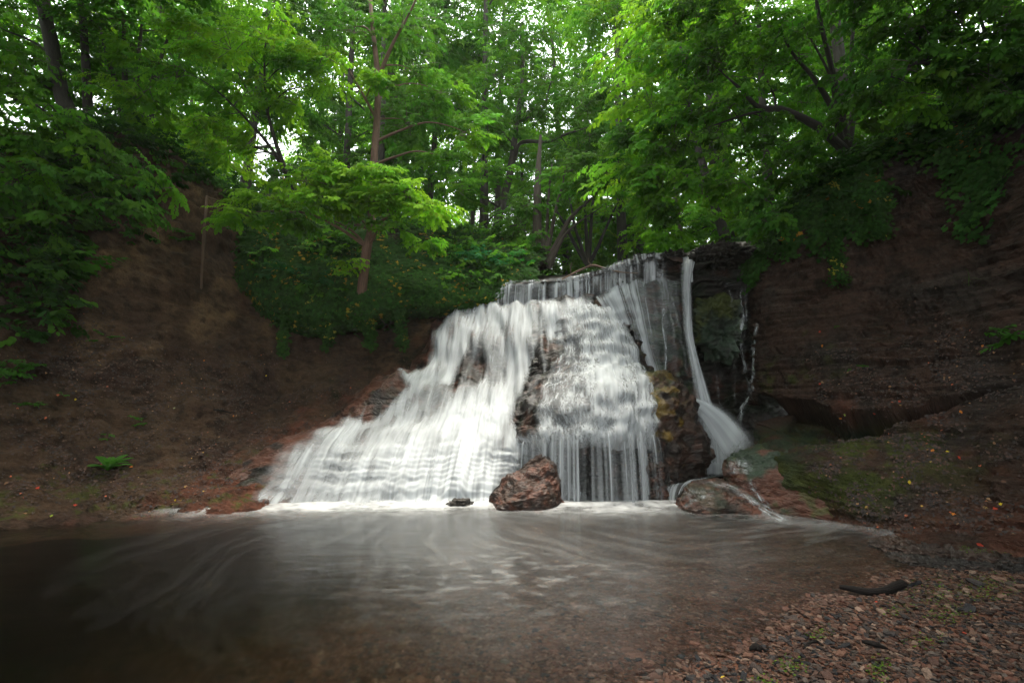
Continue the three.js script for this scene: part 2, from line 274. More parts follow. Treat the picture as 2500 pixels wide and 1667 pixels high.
const wallColor = (p, u, v) => {
  let c = mixc(C.brown, C.grey, ss(blotch(p, 0.8, 12), -0.1, 0.4) * 0.7);
  c = mixc(c, C.dark, ss(blotch(p, 2.2, 31), 0.0, 0.4) * 0.7);
  c = mixc(c, C.red, ss(blotch(p, 0.9, 17) + 0.35 - p.y * 0.35, 0.05, 0.5) * 0.7);
  const foot = ss(-p.z, 4.7, 5.6) * (1 - ss(p.y, 0.9, 1.25)) * ss(p.y, 0.02, 0.3);
  c = mixc(c, C.moss, foot * ss(blotch(p, 1.2, 41) + blotch(p, 7, 3) * 0.5, -0.4, 0.2) * 0.95);
  c = mixc(c, C.blueMoss, ss(-p.z, 5.9, 6.5) * (1 - ss(p.y, 0.95, 1.2)) * ss(p.y, 0.1, 0.4) * ss(blotch(p, 3, 55), -0.3, 0.3) * 0.8);
  c = mixc(c, C.moss, ss(-p.z, 6.4, 7.4) * ss(blotch(p, 2.2, 61) - Math.abs(p.y - 2) * 0.6, 0.0, 0.4) * 0.6);
  const tone = 0.72 + 0.56 * hash(Math.floor(bedAt(p, 21)));   // each bed its own shade of stone
  return [c[0] * tone, c[1] * tone, c[2] * tone];
};
{
  const m = mesh('right_rock_wall', sheet(wallS, 470, 560, { lift: wallLift, color: wallColor, across: (t) => (t < 0.88 ? t / 0.88 * 0.62 : 0.62 + (t - 0.88) / 0.12 * 0.38) }), M.rock, scene);
  tag(m, 'layered dark rock wall right of the waterfall', 'rock wall', null, 'structure');
}
const wallPoint = (u, v) => { const p = wallS.pos(u, v), n = wallS.normal(u, v); return { p: p.clone().addScaledVector(n, wallLift(p, u, v)), n }; };

// recess behind the slot fall
const recessS = surface([
  [[1600, 612, 10.6], [1660, 622, 10.4], [1710, 612, 10.2], [1760, 602, 10.0], [1815, 590, 9.8], [1880, 580, 9.8], [1990, 580, 10.1]],
  [[1600, 640, 9.6], [1660, 655, 9.35], [1706, 640, 8.75], [1760, 624, 8.65], [1815, 606, 8.75], [1880, 600, 8.9], [1990, 600, 9.2]],
  [[1600, 660, 9.6], [1660, 672, 9.4], [1706, 660, 9.1], [1760, 652, 9.0], [1815, 645, 8.9], [1880, 640, 8.9], [1990, 640, 9.2]],
  [[1600, 690, 9.6], [1660, 690, 9.4], [1706, 682, 9.0], [1760, 682, 8.85], [1815, 684, 8.75], [1880, 670, 8.7], [1990, 670, 8.9]],
  [[1600, 730, 9.6], [1660, 725, 9.4], [1706, 725, 9.15], [1760, 725, 9.05], [1815, 725, 8.9], [1880, 725, 8.8], [1990, 725, 9.1]],
  [[1600, 800, 9.6], [1660, 800, 9.4], [1706, 800, 9.25], [1760, 800, 9.2], [1815, 800, 9.0], [1880, 800, 8.6], [1990, 800, 8.8]],
  [[1600, 900, 9.6], [1660, 900, 9.5], [1706, 900, 9.45], [1760, 900, 9.4], [1815, 900, 9.1], [1880, 900, 8.5], [1990, 900, 8.8]],
  [[1600, 990, 9.5], [1660, 990, 9.45], [1706, 990, 9.4], [1760, 985, 9.3], [1815, 985, 8.8], [1880, 985, 8.2], [1990, 985, 8.4]],
  [[1600, 1040, 9.2], [1660, 1040, 9.2], [1706, 1040, 9.1], [1760, 1030, 8.8], [1815, 1040, 8.2], [1880, 1060, 7.6], [1990, 1060, 7.8]],
  [[1600, 1150, 8.6], [1660, 1150, 8.5], [1706, 1150, 8.3], [1760, 1140, 8.0], [1815, 1120, 7.4], [1880, 1130, 7.0], [1990, 1130, 7.2]],
  [[1600, 1260, 8.4], [1660, 1260, 8.3], [1706, 1260, 8.1], [1760, 1250, 7.8], [1815, 1240, 7.3], [1880, 1240, 6.9], [1990, 1240, 7.1]],
]);
const chasmColor = (p) => { let c = mixc(C.wetDark, C.dark, ss(blotch(p, 1.5, 3), -0.2, 0.3)); c = mixc(c, C.mossDark, ss(blotch(p, 1.8, 9), -0.05, 0.35) * 0.8); return mixc(c, C.red, ss(blotch(p, 1.3, 19), 0.15, 0.45) * 0.35); };
tag(mesh('recess_wall', sheet(recessS, 160, 260, { lift: (p) => strata(p, 5, 0.1) + 0.03 * fbm(p.x * 4, p.y * 6, p.z * 4, 3), color: chasmColor }), M.wet, scene), 'dark wet rock recess behind the narrow slot fall', 'rock wall', null, 'structure');

// the stream bed above and the lip of the falls
const lipS = surface([
  [[1100, 700, 13], [1190, 690, 13], [1260, 676, 13], [1340, 672, 13], [1420, 668, 13], [1500, 652, 13], [1580, 640, 13], [1650, 632, 13], [1700, 632, 13]],
  [[1128, 738, 10.6], [1196, 724, 10.7], [1244, 694, 10.6], [1320, 690, 10.3], [1400, 681, 10.05], [1470, 662, 9.6], [1530, 643, 9.3], [1596, 624, 9.05], [1672, 634, 9.0]],
  [[1126, 748, 10.35], [1194, 732, 10.4], [1240, 700, 10.35], [1318, 696, 10.1], [1400, 687, 9.85], [1470, 669, 9.45], [1528, 650, 9.15], [1594, 632, 8.9], [1668, 644, 8.9]],
  [[1124, 775, 10.3], [1190, 752, 10.35], [1236, 742, 10.35], [1316, 735, 10.1], [1400, 722, 9.85], [1470, 706, 9.5], [1528, 692, 9.2], [1594, 684, 9.0], [1668, 700, 9.0]],
  [[1124, 830, 10.5], [1190, 820, 10.5], [1236, 815, 10.5], [1316, 800, 10.3], [1400, 790, 10.1], [1470, 780, 9.8], [1528, 770, 9.6], [1594, 770, 9.4], [1668, 780, 9.4]],
]);
const lipLift = (p, u, v) => (strata(p, 9, 0.06) + 0.05 * fbm(p.x * 2.5, p.y * 4, p.z * 2.5, 3)) * ss(v, 0.2, 0.3);
const fallRockColor = (p) => { let c = mixc(C.wetDark, C.grey, ss(blotch(p, 2.4, 5), -0.2, 0.4) * 0.6); c = mixc(c, C.red, ss(blotch(p, 1.4, 23), 0.05, 0.4) * 0.55); return mixc(c, C.mossDark, ss(blotch(p, 3, 29), 0.1, 0.4) * 0.5); };
tag(mesh('fall_lip_rock', sheet(lipS, 300, 110, { lift: lipLift, color: fallRockColor }), M.wet, scene), 'level rock ledge that forms the lip of the falls', 'rock ledge', null, 'structure');

// main cascade: stepped rock that fans out to the left
const fanRows = [
  [[1085, 752, 10.6], [1120, 746, 10.4], [1160, 742, 10.35], [1210, 740, 10.3], [1270, 742, 10.15], [1335, 733, 9.9], [1400, 722, 9.6], [1450, 716, 9.4]],
  [[1055, 800, 10.3], [1090, 795, 10.0], [1130, 800, 9.85], [1190, 800, 9.7], [1250, 800, 9.5], [1330, 790, 9.2], [1400, 790, 9.0], [1450, 790, 9.0]],
  [[1005, 890, 10.0], [1050, 878, 9.55], [1105, 880, 9.3], [1165, 880, 9.2], [1225, 870, 9.05], [1310, 870, 8.75], [1390, 870, 8.6], [1450, 870, 8.7]],
  [[985, 905, 9.6], [1026, 900, 9.2], [1080, 930, 8.95], [1150, 930, 8.85], [1210, 920, 8.75], [1295, 930, 8.45], [1380, 930, 8.4], [1450, 930, 8.5]],
  [[940, 915, 9.3], [985, 906, 8.9], [1040, 955, 8.6], [1120, 958, 8.5], [1200, 960, 8.35], [1275, 970, 8.1], [1370, 980, 8.15], [1450, 980, 8.3]],
  [[880, 950, 8.9], [935, 935, 8.5], [1000, 985, 8.35], [1100, 1000, 8.15], [1190, 1010, 7.95], [1260, 1020, 7.8], [1360, 1030, 7.9], [1450, 1030, 8.1]],
  [[830, 1000, 8.6], [880, 990, 8.2], [960, 1033, 8.0], [1070, 1038, 7.85], [1170, 1060, 7.6], [1240, 1070, 7.5], [1350, 1080, 7.7], [1450, 1080, 7.9]],
  [[770, 1040, 8.1], [838, 1040, 7.85], [900, 1062, 7.7], [1030, 1070, 7.5], [1130, 1100, 7.35], [1220, 1105, 7.32], [1340, 1120, 7.6], [1450, 1120, 7.8]],
  [[690, 1070, 7.7], [765, 1072, 7.5], [860, 1120, 7.2], [1000, 1130, 7.15], [1110, 1150, 7.1], [1205, 1140, 7.2], [1330, 1160, 7.5], [1450, 1160, 7.7]],
  [[580, 1140, 7.2], [690, 1150, 7.05], [830, 1182, 6.95], [980, 1190, 6.9], [1100, 1195, 6.93], [1190, 1190, 7.0], [1320, 1200, 7.4], [1450, 1200, 7.6]],
  [[470, 1250, 6.35], [630, 1250, 6.55], [800, 1246, 6.68], [960, 1240, 6.75], [1090, 1232, 6.82], [1180, 1228, 6.88], [1310, 1226, 7.3], [1450, 1226, 7.5]],
  [[440, 1300, 6.1], [610, 1300, 6.25], [790, 1300, 6.4], [950, 1300, 6.45], [1090, 1300, 6.5], [1180, 1300, 6.6], [1310, 1300, 7.2], [1450, 1300, 7.4]],
];
const fanS = surface(fanRows);
const step = (x) => { const i = Math.floor(x), f = x - i; return i + ss(f, 0.55, 0.95); };   // tread then riser
const fanLedge = (p) => (2 - p.y) * 4.2 + 0.45 * Math.sin(p.y * 5.3 + 0.7) + 0.55 * n3(p.x * 0.45, 3, 1) + 0.14 * n3(p.x * 1.9, p.y, 2) + 0.07 * n3(p.x * 7, p.y * 3, 4);
const fanPatch = (p) => ss(n3(p.x * 1.1, p.y * 1.7, 6) + 0.4 * n3(p.x * 3.1, p.y * 4, 2), -0.15, 0.65);
const fanStep = (p, v) => {   // broken ledges across the lower fan, broad folds above
  const low = ss(v, 0.36, 0.5), a = fanLedge(p), s = step(a) - a, b = a * 2.3 + 0.4 + 0.8 * n3(p.x * 3, 8, 1), t = step(b) - b, k = fanPatch(p);
  return (0.04 * k * s + 0.012 * t) * low + (1 - low) * (0.1 * n3(p.x * 1.7, p.y * 0.8, p.z * 0.6) + 0.05 * n3(p.x * 4, p.y * 1.2, 3));
};
const fanLift = (p, u, v) => fanStep(p, v) + strata(p, 6, 0.03) + 0.02 * fbm(p.x * 5, p.y * 6, p.z * 5, 3);
const fanColor = (p, u, v) => mixc(fallRockColor(p), C.red, ss(blotch(p, 1.8, 71) + (1 - u * 4) * 0.5, -0.1, 0.4) * 0.85);
tag(mesh('cascade_rock', sheet(fanS, 300, 380, { lift: fanLift, color: fanColor }), M.wet, scene), 'stepped rock face under the main cascade', 'rock face', null, 'structure');

// domes: two swelling masses of rock, one above the other, the lower one undercut
const domeRows = [
  [[1300, 785, 10.02], [1345, 764, 9.82], [1395, 752, 9.62], [1440, 750, 9.52], [1480, 757, 9.42], [1515, 780, 9.52], [1540, 815, 9.72]],
  [[1300, 805, 9.42], [1345, 780, 9.27], [1395, 762, 9.17], [1445, 757, 9.10], [1492, 768, 9.04], [1532, 795, 9.07], [1560, 830, 9.32]],
  [[1298, 850, 9.05], [1350, 832, 8.90], [1405, 815, 8.75], [1460, 810, 8.70], [1515, 818, 8.70], [1556, 838, 8.82], [1578, 850, 9.10]],
  [[1292, 900, 8.71], [1350, 888, 8.54], [1410, 878, 8.42], [1475, 876, 8.34], [1535, 882, 8.38], [1570, 888, 8.56], [1582, 892, 8.91]],
  [[1280, 945, 8.40], [1335, 925, 8.22], [1405, 906, 8.10], [1480, 903, 8.02], [1550, 908, 8.06], [1590, 915, 8.30], [1605, 920, 8.60]],
  [[1262, 990, 7.99], [1318, 958, 7.79], [1395, 932, 7.62], [1485, 926, 7.50], [1562, 934, 7.58], [1604, 945, 7.84], [1620, 950, 8.24]],
  [[1256, 1030, 7.69], [1308, 1000, 7.42], [1390, 975, 7.22], [1490, 970, 7.10], [1570, 978, 7.20], [1604, 985, 7.49], [1625, 990, 7.94]],
  [[1262, 1065, 7.54], [1310, 1050, 7.22], [1395, 1035, 6.99], [1490, 1030, 6.90], [1568, 1034, 7.02], [1602, 1040, 7.32], [1625, 1045, 7.82]],
  [[1275, 1092, 7.52], [1325, 1085, 7.20], [1402, 1078, 6.98], [1490, 1074, 6.90], [1564, 1076, 7.02], [1600, 1080, 7.32], [1620, 1085, 7.82]],
  [[1290, 1130, 7.79], [1335, 1130, 7.56], [1410, 1130, 7.42], [1490, 1130, 7.36], [1560, 1130, 7.44], [1598, 1130, 7.64], [1618, 1130, 8.04]],
  [[1300, 1240, 7.83], [1345, 1240, 7.63], [1415, 1240, 7.53], [1490, 1240, 7.48], [1556, 1240, 7.54], [1595, 1240, 7.73], [1615, 1240, 8.08]],
];
const domeS = surface(domeRows);
const domeLift = (p, u, v) => (0.07 * n3(p.x * 2.2, p.y * 3.2, p.z * 2) + strata(p, 7, 0.05) + 0.03 * fbm(p.x * 6, p.y * 7, p.z * 6, 3));
const domeColor = (p, u, v) => { let c = fallRockColor(p); c = mixc(c, C.ochre, ss(u, 0.8, 0.92) * ss(blotch(p, 4, 11), -0.2, 0.3) * 0.8 * ss(v, 0.38, 0.45)); return mixc(c, C.moss, ss(u, 0.78, 0.9) * ss(blotch(p, 3, 17), 0, 0.3) * 0.7); };
tag(mesh('dome_rock', sheet(domeS, 230, 300, { lift: domeLift, color: domeColor }), M.wet, scene), 'two swelling domes of rock in the middle of the falls', 'rock face', null, 'structure');

// rock behind the domes, streaked with thin water, right of the middle
const tierRows = [
  [[1440, 735, 9.6], [1510, 696, 9.35], [1570, 686, 9.15], [1615, 680, 9.05], [1650, 682, 9.1], [1672, 692, 9.4], [1680, 700, 9.8]],
  [[1455, 755, 9.3], [1515, 714, 9.1], [1575, 700, 8.92], [1622, 694, 8.84], [1656, 698, 8.9], [1680, 710, 9.2], [1690, 720, 9.7]],
  [[1490, 800, 9.15], [1535, 770, 8.98], [1585, 755, 8.8], [1628, 750, 8.72], [1664, 754, 8.78], [1688, 762, 9.1], [1695, 770, 9.6]],
  [[1530, 860, 9.1], [1562, 850, 8.92], [1600, 842, 8.75], [1640, 840, 8.66], [1676, 842, 8.72], [1694, 850, 9.05], [1702, 860, 9.6]],
  [[1560, 960, 9.05], [1590, 950, 8.9], [1625, 945, 8.72], [1658, 945, 8.62], [1686, 945, 8.7], [1702, 950, 9.0], [1710, 960, 9.5]],
  [[1570, 1080, 9.0], [1600, 1080, 8.9], [1630, 1080, 8.7], [1665, 1080, 8.6], [1692, 1080, 8.65], [1706, 1080, 9.0], [1715, 1080, 9.5]],
];
const tierS = surface(tierRows);
const tierColor = (p, u) => { let c = mixc(C.wetDark, C.blueMoss, ss(blotch(p, 2.5, 13), -0.3, 0.3) * 0.8); c = mixc(c, C.moss, ss(blotch(p, 2, 47), 0.1, 0.4) * 0.6); return mixc(c, C.red, ss(blotch(p, 2.2, 51), 0.05, 0.4) * 0.6); };
tag(mesh('side_tier_rock', sheet(tierS, 130, 200, { lift: (p) => strata(p, 7, 0.05) + 0.05 * n3(p.x * 3, p.y * 3, p.z * 3), color: tierColor }), M.wet, scene), 'mossy streaked rock pillar beside the slot fall', 'rock face', null, 'structure');
// ------------------------------------------------------------------ boulders
// boulder: a closed lump shaped by its half sizes, squared off by `box`, roughened in layers
function lump(center, half, { seed = 1, box = 2.6, rough = 0.12, layers = 6, detail = 40, color, turn = 0, tilt = 0, shape }) {
  const g = new THREE.IcosahedronGeometry(1, detail), q = g.attributes.position, col = [], uv = [], e = new THREE.Euler(tilt, turn, tilt * 0.6), r = Math.min(half.x, half.y, half.z);
  const cache = new Map();
  for (let i = 0; i < q.count; i++) {
    const d = V().fromBufferAttribute(q, i).normalize();
    const k = 1 / Math.pow(Math.pow(Math.abs(d.x), box) + Math.pow(Math.abs(d.y), box) + Math.pow(Math.abs(d.z), box), 1 / box);
    let p = V(d.x * k * half.x, d.y * k * half.y, d.z * k * half.z);
    const s = V(p.x + seed * 7.3, p.y, p.z - seed * 3.1);
    p.addScaledVector(d, r * rough * (1.1 * n3(s.x * 0.9 / r, s.y * 1.1 / r, s.z * 0.9 / r) + 0.45 * n3(s.x * 2 / r, s.y * 2.6 / r, s.z * 2 / r)) + 0.022 * (ss(n3(s.x * 0.9, s.y * layers * 2, s.z * 0.9), -0.25, 0.05) - 0.5) + 0.012 * fbm(s.x * 6, s.y * 18, s.z * 6, 3));
    if (shape) shape(p, half); p.applyEuler(e); q.setXYZ(i, p.x, p.y, p.z);
    const w = p.clone().add(center); col.push(...color(w, d)); uv.push(w.x + w.z * 0.7, w.y);
  }
  g.setAttribute('color', new THREE.Float32BufferAttribute(col, 3)); g.setAttribute('uv', new THREE.Float32BufferAttribute(uv, 2));
  const m = weld(g); m.computeVertexNormals(); return m;
}
function weld(g) {
  const p = g.attributes.position, key = new Map(), map = [], P = [], Cc = [], U = [];
  for (let i = 0; i < p.count; i++) {
    const k = `${Math.round(p.getX(i) * 1e4)},${Math.round(p.getY(i) * 1e4)},${Math.round(p.getZ(i) * 1e4)}`;
    if (!key.has(k)) { key.set(k, P.length / 3); P.push(p.getX(i), p.getY(i), p.getZ(i)); if (g.attributes.color) Cc.push(g.attributes.color.getX(i), g.attributes.color.getY(i), g.attributes.color.getZ(i)); U.push(g.attributes.uv.getX(i), g.attributes.uv.getY(i)); }
    map.push(key.get(k));
  }
  const o = new THREE.BufferGeometry(); o.setAttribute('position', new THREE.Float32BufferAttribute(P, 3)); o.setAttribute('uv', new THREE.Float32BufferAttribute(U, 2));
  if (Cc.length) o.setAttribute('color', new THREE.Float32BufferAttribute(Cc, 3)); o.setIndex(map); return o;
}
function boulder(name, label, center, half, o) {
  const m = mesh(name, lump(center, half, o), o.material ?? M.wet, scene); m.position.copy(center); return tag(m, label, 'boulder', o.group);
}
const redRock = (p) => { let c = mixc(C.red, C.brown, ss(blotch(p, 3, 4), -0.3, 0.25)); return mixc(c, C.wetDark, ss(blotch(p, 5, 8), -0.1, 0.3) * 0.75); };
const blockRock = (p) => { let c = mixc(C.dark, C.brown, ss(blotch(p, 2, 14), -0.2, 0.3)); c = mixc(c, C.ochre, ss(blotch(p, 2.5, 24) - (p.x - 2.55) * 1.1 + (p.y - 1.4) * 0.5, 0.0, 0.4) * 0.9); c = mixc(c, C.moss, ss(blotch(p, 4, 44) - (p.x - 2.55) * 0.9 + (p.y - 1.6) * 0.8, 0.1, 0.5) * 0.7); return mixc(c, C.red, ss(blotch(p, 4, 64), 0.12, 0.4) * 0.4); };

// larger boulders from surveyed rings: left, front left, front right, right, back
function ringBoulder(name, label, apex, rings, color, rough = 0.05, group) {
  const top = toPoint(apex), rows = [[0, 1, 2, 3, 4, 5].map(() => top.clone()), ...rings.map((r) => { const p = r.map(toPoint); return [...p, p[0].clone()]; })];
  rows[0] = rows[0].map((p, i) => p.clone().lerp(rows[1][i], 0.06));
  const S = surface(rows, true), c = rows.at(-1)[2].clone();
  const g = sheet(S, 150, 120, { lift: (p, u, v) => rough * (1.4 * fbm(p.x * 1.9, p.y * 2.2, p.z * 1.9, 3) + 0.3 * (ss(n3(p.x * 1.1, (p.y + 0.25 * p.x + 0.1 * n3(p.x * 2, 1, p.z * 2)) * 7, p.z * 1.1), -0.2, 0.1) - 0.5)) + 0.02 * fbm(p.x * 9, p.y * 14, p.z * 9, 3), color });
  g.translate(-c.x, -c.y, -c.z); const m = mesh(name, g, M.wet, scene); m.position.copy(c); return tag(m, label, 'boulder', group);
}
ringBoulder('split_boulder', 'big dark boulder with ochre moss beside the slot fall', [1618, 905, 7.87], [
  [[1585, 907, 7.87], [1604, 907, 7.70], [1640, 925, 7.70], [1662, 943, 7.82], [1640, 920, 8.50]],
  [[1572, 925, 7.82], [1592, 945, 7.44], [1652, 962, 7.42], [1688, 974, 7.72], [1662, 950, 8.60]],
  [[1575, 1000, 7.72], [1594, 1015, 7.24], [1658, 1030, 7.17], [1714, 1042, 7.52], [1690, 1040, 8.50]],
  [[1585, 1080, 7.62], [1602, 1095, 7.16], [1662, 1110, 7.08], [1735, 1098, 7.42], [1710, 1100, 8.40]],
  [[1592, 1130, 7.62], [1612, 1140, 7.16], [1658, 1150, 7.10], [1722, 1138, 7.42], [1710, 1130, 8.40]],
  [[1600, 1200, 7.62], [1622, 1205, 7.22], [1652, 1205, 7.17], [1710, 1195, 7.42], [1705, 1185, 8.40]],
], blockRock, 0.09);
ringBoulder('red_boulder', 'reddish wedge shaped boulder at the foot of the cascade', [1312, 1112, 6.95], [
  [[1280, 1134, 6.95], [1296, 1144, 6.75], [1332, 1140, 6.75], [1350, 1128, 6.92], [1322, 1116, 7.3]],
  [[1232, 1168, 6.9], [1262, 1182, 6.56], [1336, 1180, 6.56], [1366, 1172, 6.85], [1322, 1156, 7.4]],
  [[1196, 1208, 6.8], [1234, 1226, 6.42], [1334, 1228, 6.42], [1378, 1218, 6.78], [1322, 1194, 7.4]],
  [[1186, 1250, 6.8], [1230, 1270, 6.38], [1338, 1270, 6.38], [1384, 1256, 6.78], [1322, 1240, 7.4]],
], redRock, 0.06);
ringBoulder('wet_red_boulder', 'low rounded red boulder in the pool at the foot of the wall', [1745, 1170, 6.75], [
  [[1694, 1178, 6.75], [1722, 1186, 6.5], [1790, 1190, 6.4], [1830, 1192, 6.55], [1775, 1170, 7.1]],
  [[1657, 1203, 6.7], [1692, 1222, 6.32], [1800, 1232, 6.1], [1866, 1242, 6.2], [1790, 1180, 7.2]],
  [[1648, 1230, 6.65], [1690, 1252, 6.24], [1800, 1262, 6.04], [1885, 1270, 6.0], [1800, 1200, 7.2]],
  [[1655, 1265, 6.6], [1694, 1290, 6.2], [1802, 1302, 6.0], [1895, 1300, 5.95], [1800, 1240, 7.2]],
], (p) => mixc(redRock(p), C.blueMoss, ss(blotch(p, 3, 3), -0.1, 0.3) * 0.5), 0.04);
ringBoulder('mossy_boulder', 'broad mossy boulder with a sheet of water over its crown', [1885, 1083, 6.95], [
  [[1805, 1098, 6.95], [1834, 1106, 6.7], [1920, 1106, 6.5], [1990, 1098, 6.5], [1900, 1080, 7.2]],
  [[1770, 1128, 6.95], [1812, 1150, 6.56], [1922, 1165, 6.25], [2020, 1168, 6.1], [1920, 1100, 7.2]],
  [[1766, 1160, 6.9], [1812, 1190, 6.46], [1932, 1222, 6.1], [2040, 1240, 5.85], [1930, 1140, 7.2]],
  [[1772, 1215, 6.9], [1822, 1245, 6.4], [1945, 1280, 6.0], [2060, 1296, 5.75], [1940, 1200, 7.2]],
], (p) => mixc(mixc(C.red, C.blueMoss, ss(blotch(p, 2, 8) + (p.y - 0.45), -0.2, 0.3)), C.moss, ss(blotch(p, 3, 19) + (p.x - 3.7) * 0.7, 0, 0.4) * 0.8), 0.045);
boulder('small_dark_stone', 'small flat dark stone poking out of the foam', at(1125, 1216, 6.7).setY(0.02), V(0.17, 0.09, 0.12), { seed: 5, rough: 0.25, layers: 9, detail: 16, color: () => C.grey });
boulder('wet_foot_stone', 'small wet stone under the right end of the curtain', at(1590, 1175, 7.1).setY(0.22), V(0.2, 0.42, 0.2), { seed: 11, box: 2.4, rough: 0.3, layers: 5, detail: 30, color: redRock });
boulder('hanging_moss_lump', 'hanging lump of green moss and wet tufa in the recess', at(1752, 800, 8.95), V(0.46, 0.62, 0.3), { seed: 13, box: 2.2, rough: 0.42, layers: 2, detail: 56, color: (p) => { let c = mixc(C.blueMoss, C.mossDark, ss(blotch(p, 2.5, 5), -0.2, 0.3)); return mixc(c, C.moss, ss(blotch(p, 2, 15) - (p.x - 4.1) * 0.3 + (p.y - 3.1), -0.1, 0.4)); } });
boulder('lip_slab', 'dark slab of rock at the lip right of the slot fall', at(1752, 628, 8.75), V(0.52, 0.12, 0.5), { seed: 17, box: 3, rough: 0.5, layers: 8, detail: 30, turn: 0.2, tilt: -0.05, color: (p) => mixc(C.wetDark, C.grey, ss(blotch(p, 3, 4), -0.1, 0.3)) });
boulder('lip_hump', 'dark hump of rock on the lip where the drips end', at(1640, 632, 9.05), V(0.26, 0.1, 0.3), { seed: 18, box: 2.5, rough: 0.5, layers: 8, detail: 26, color: (p) => mixc(C.wetDark, C.grey, ss(blotch(p, 3, 4), -0.1, 0.3)) });
boulder('shore_slab', 'flat red rock slab at the water edge below the right wall', onLevel(2330, 1350).setY(0.0), V(0.62, 0.06, 0.34), { seed: 19, box: 3, rough: 0.5, layers: 9, detail: 34, turn: -0.55, color: (p) => mixc(C.brown, C.dark, ss(blotch(p, 2, 9), -0.2, 0.3)) });
boulder('low_shore_slab', 'low wet rock shelf running under the water beside the gravel', onLevel(2480, 1385).setY(-0.02), V(0.9, 0.05, 0.3), { seed: 21, box: 3, rough: 0.5, layers: 9, detail: 34, turn: -0.35, color: (p) => mixc(C.wetDark, C.brown, ss(blotch(p, 2, 9), -0.1, 0.4) * 0.6) });

// ------------------------------------------------------------------ pool bed and gravel beach
const shore = [[9, -4.1], ...[[2500, 1402], [2340, 1400], [2247, 1404], [2139, 1462], [1995, 1520], [1866, 1592], [1700, 1664]].map(([x, y]) => { const p = onLevel(x, y); return [p.x, p.z]; }), [0.1, -1.4], [-1.2, -0.4], [-3, 2], [-4, 9]];
function shoreDistance(x, z) {   // metres up the beach (positive) or out into the pool (negative)
  let best = 1e9, side = 1;
  for (let i = 0; i < shore.length - 1; i++) {
    const [ax, az] = shore[i], [bx, bz] = shore[i + 1], dx = bx - ax, dz = bz - az, t = clamp(((x - ax) * dx + (z - az) * dz) / (dx * dx + dz * dz), 0, 1), d = Math.hypot(x - ax - dx * t, z - az - dz * t);
    if (d < best) { best = d; side = (x - ax) * dz - (z - az) * dx > 0 ? 1 : -1; }
  }
  return best * side;
}
const bedHeight = (x, z) => { const s = shoreDistance(x, z); return (s > 0 ? s * 0.075 : -1.7 * (1 - Math.exp(s * 0.068))) - 0.6 * ss(-x, -0.8, 4) * ss(-s, 0.6, 4) + 0.025 * fbm(x * 1.3, 2, z * 1.3, 3) + 0.007; };
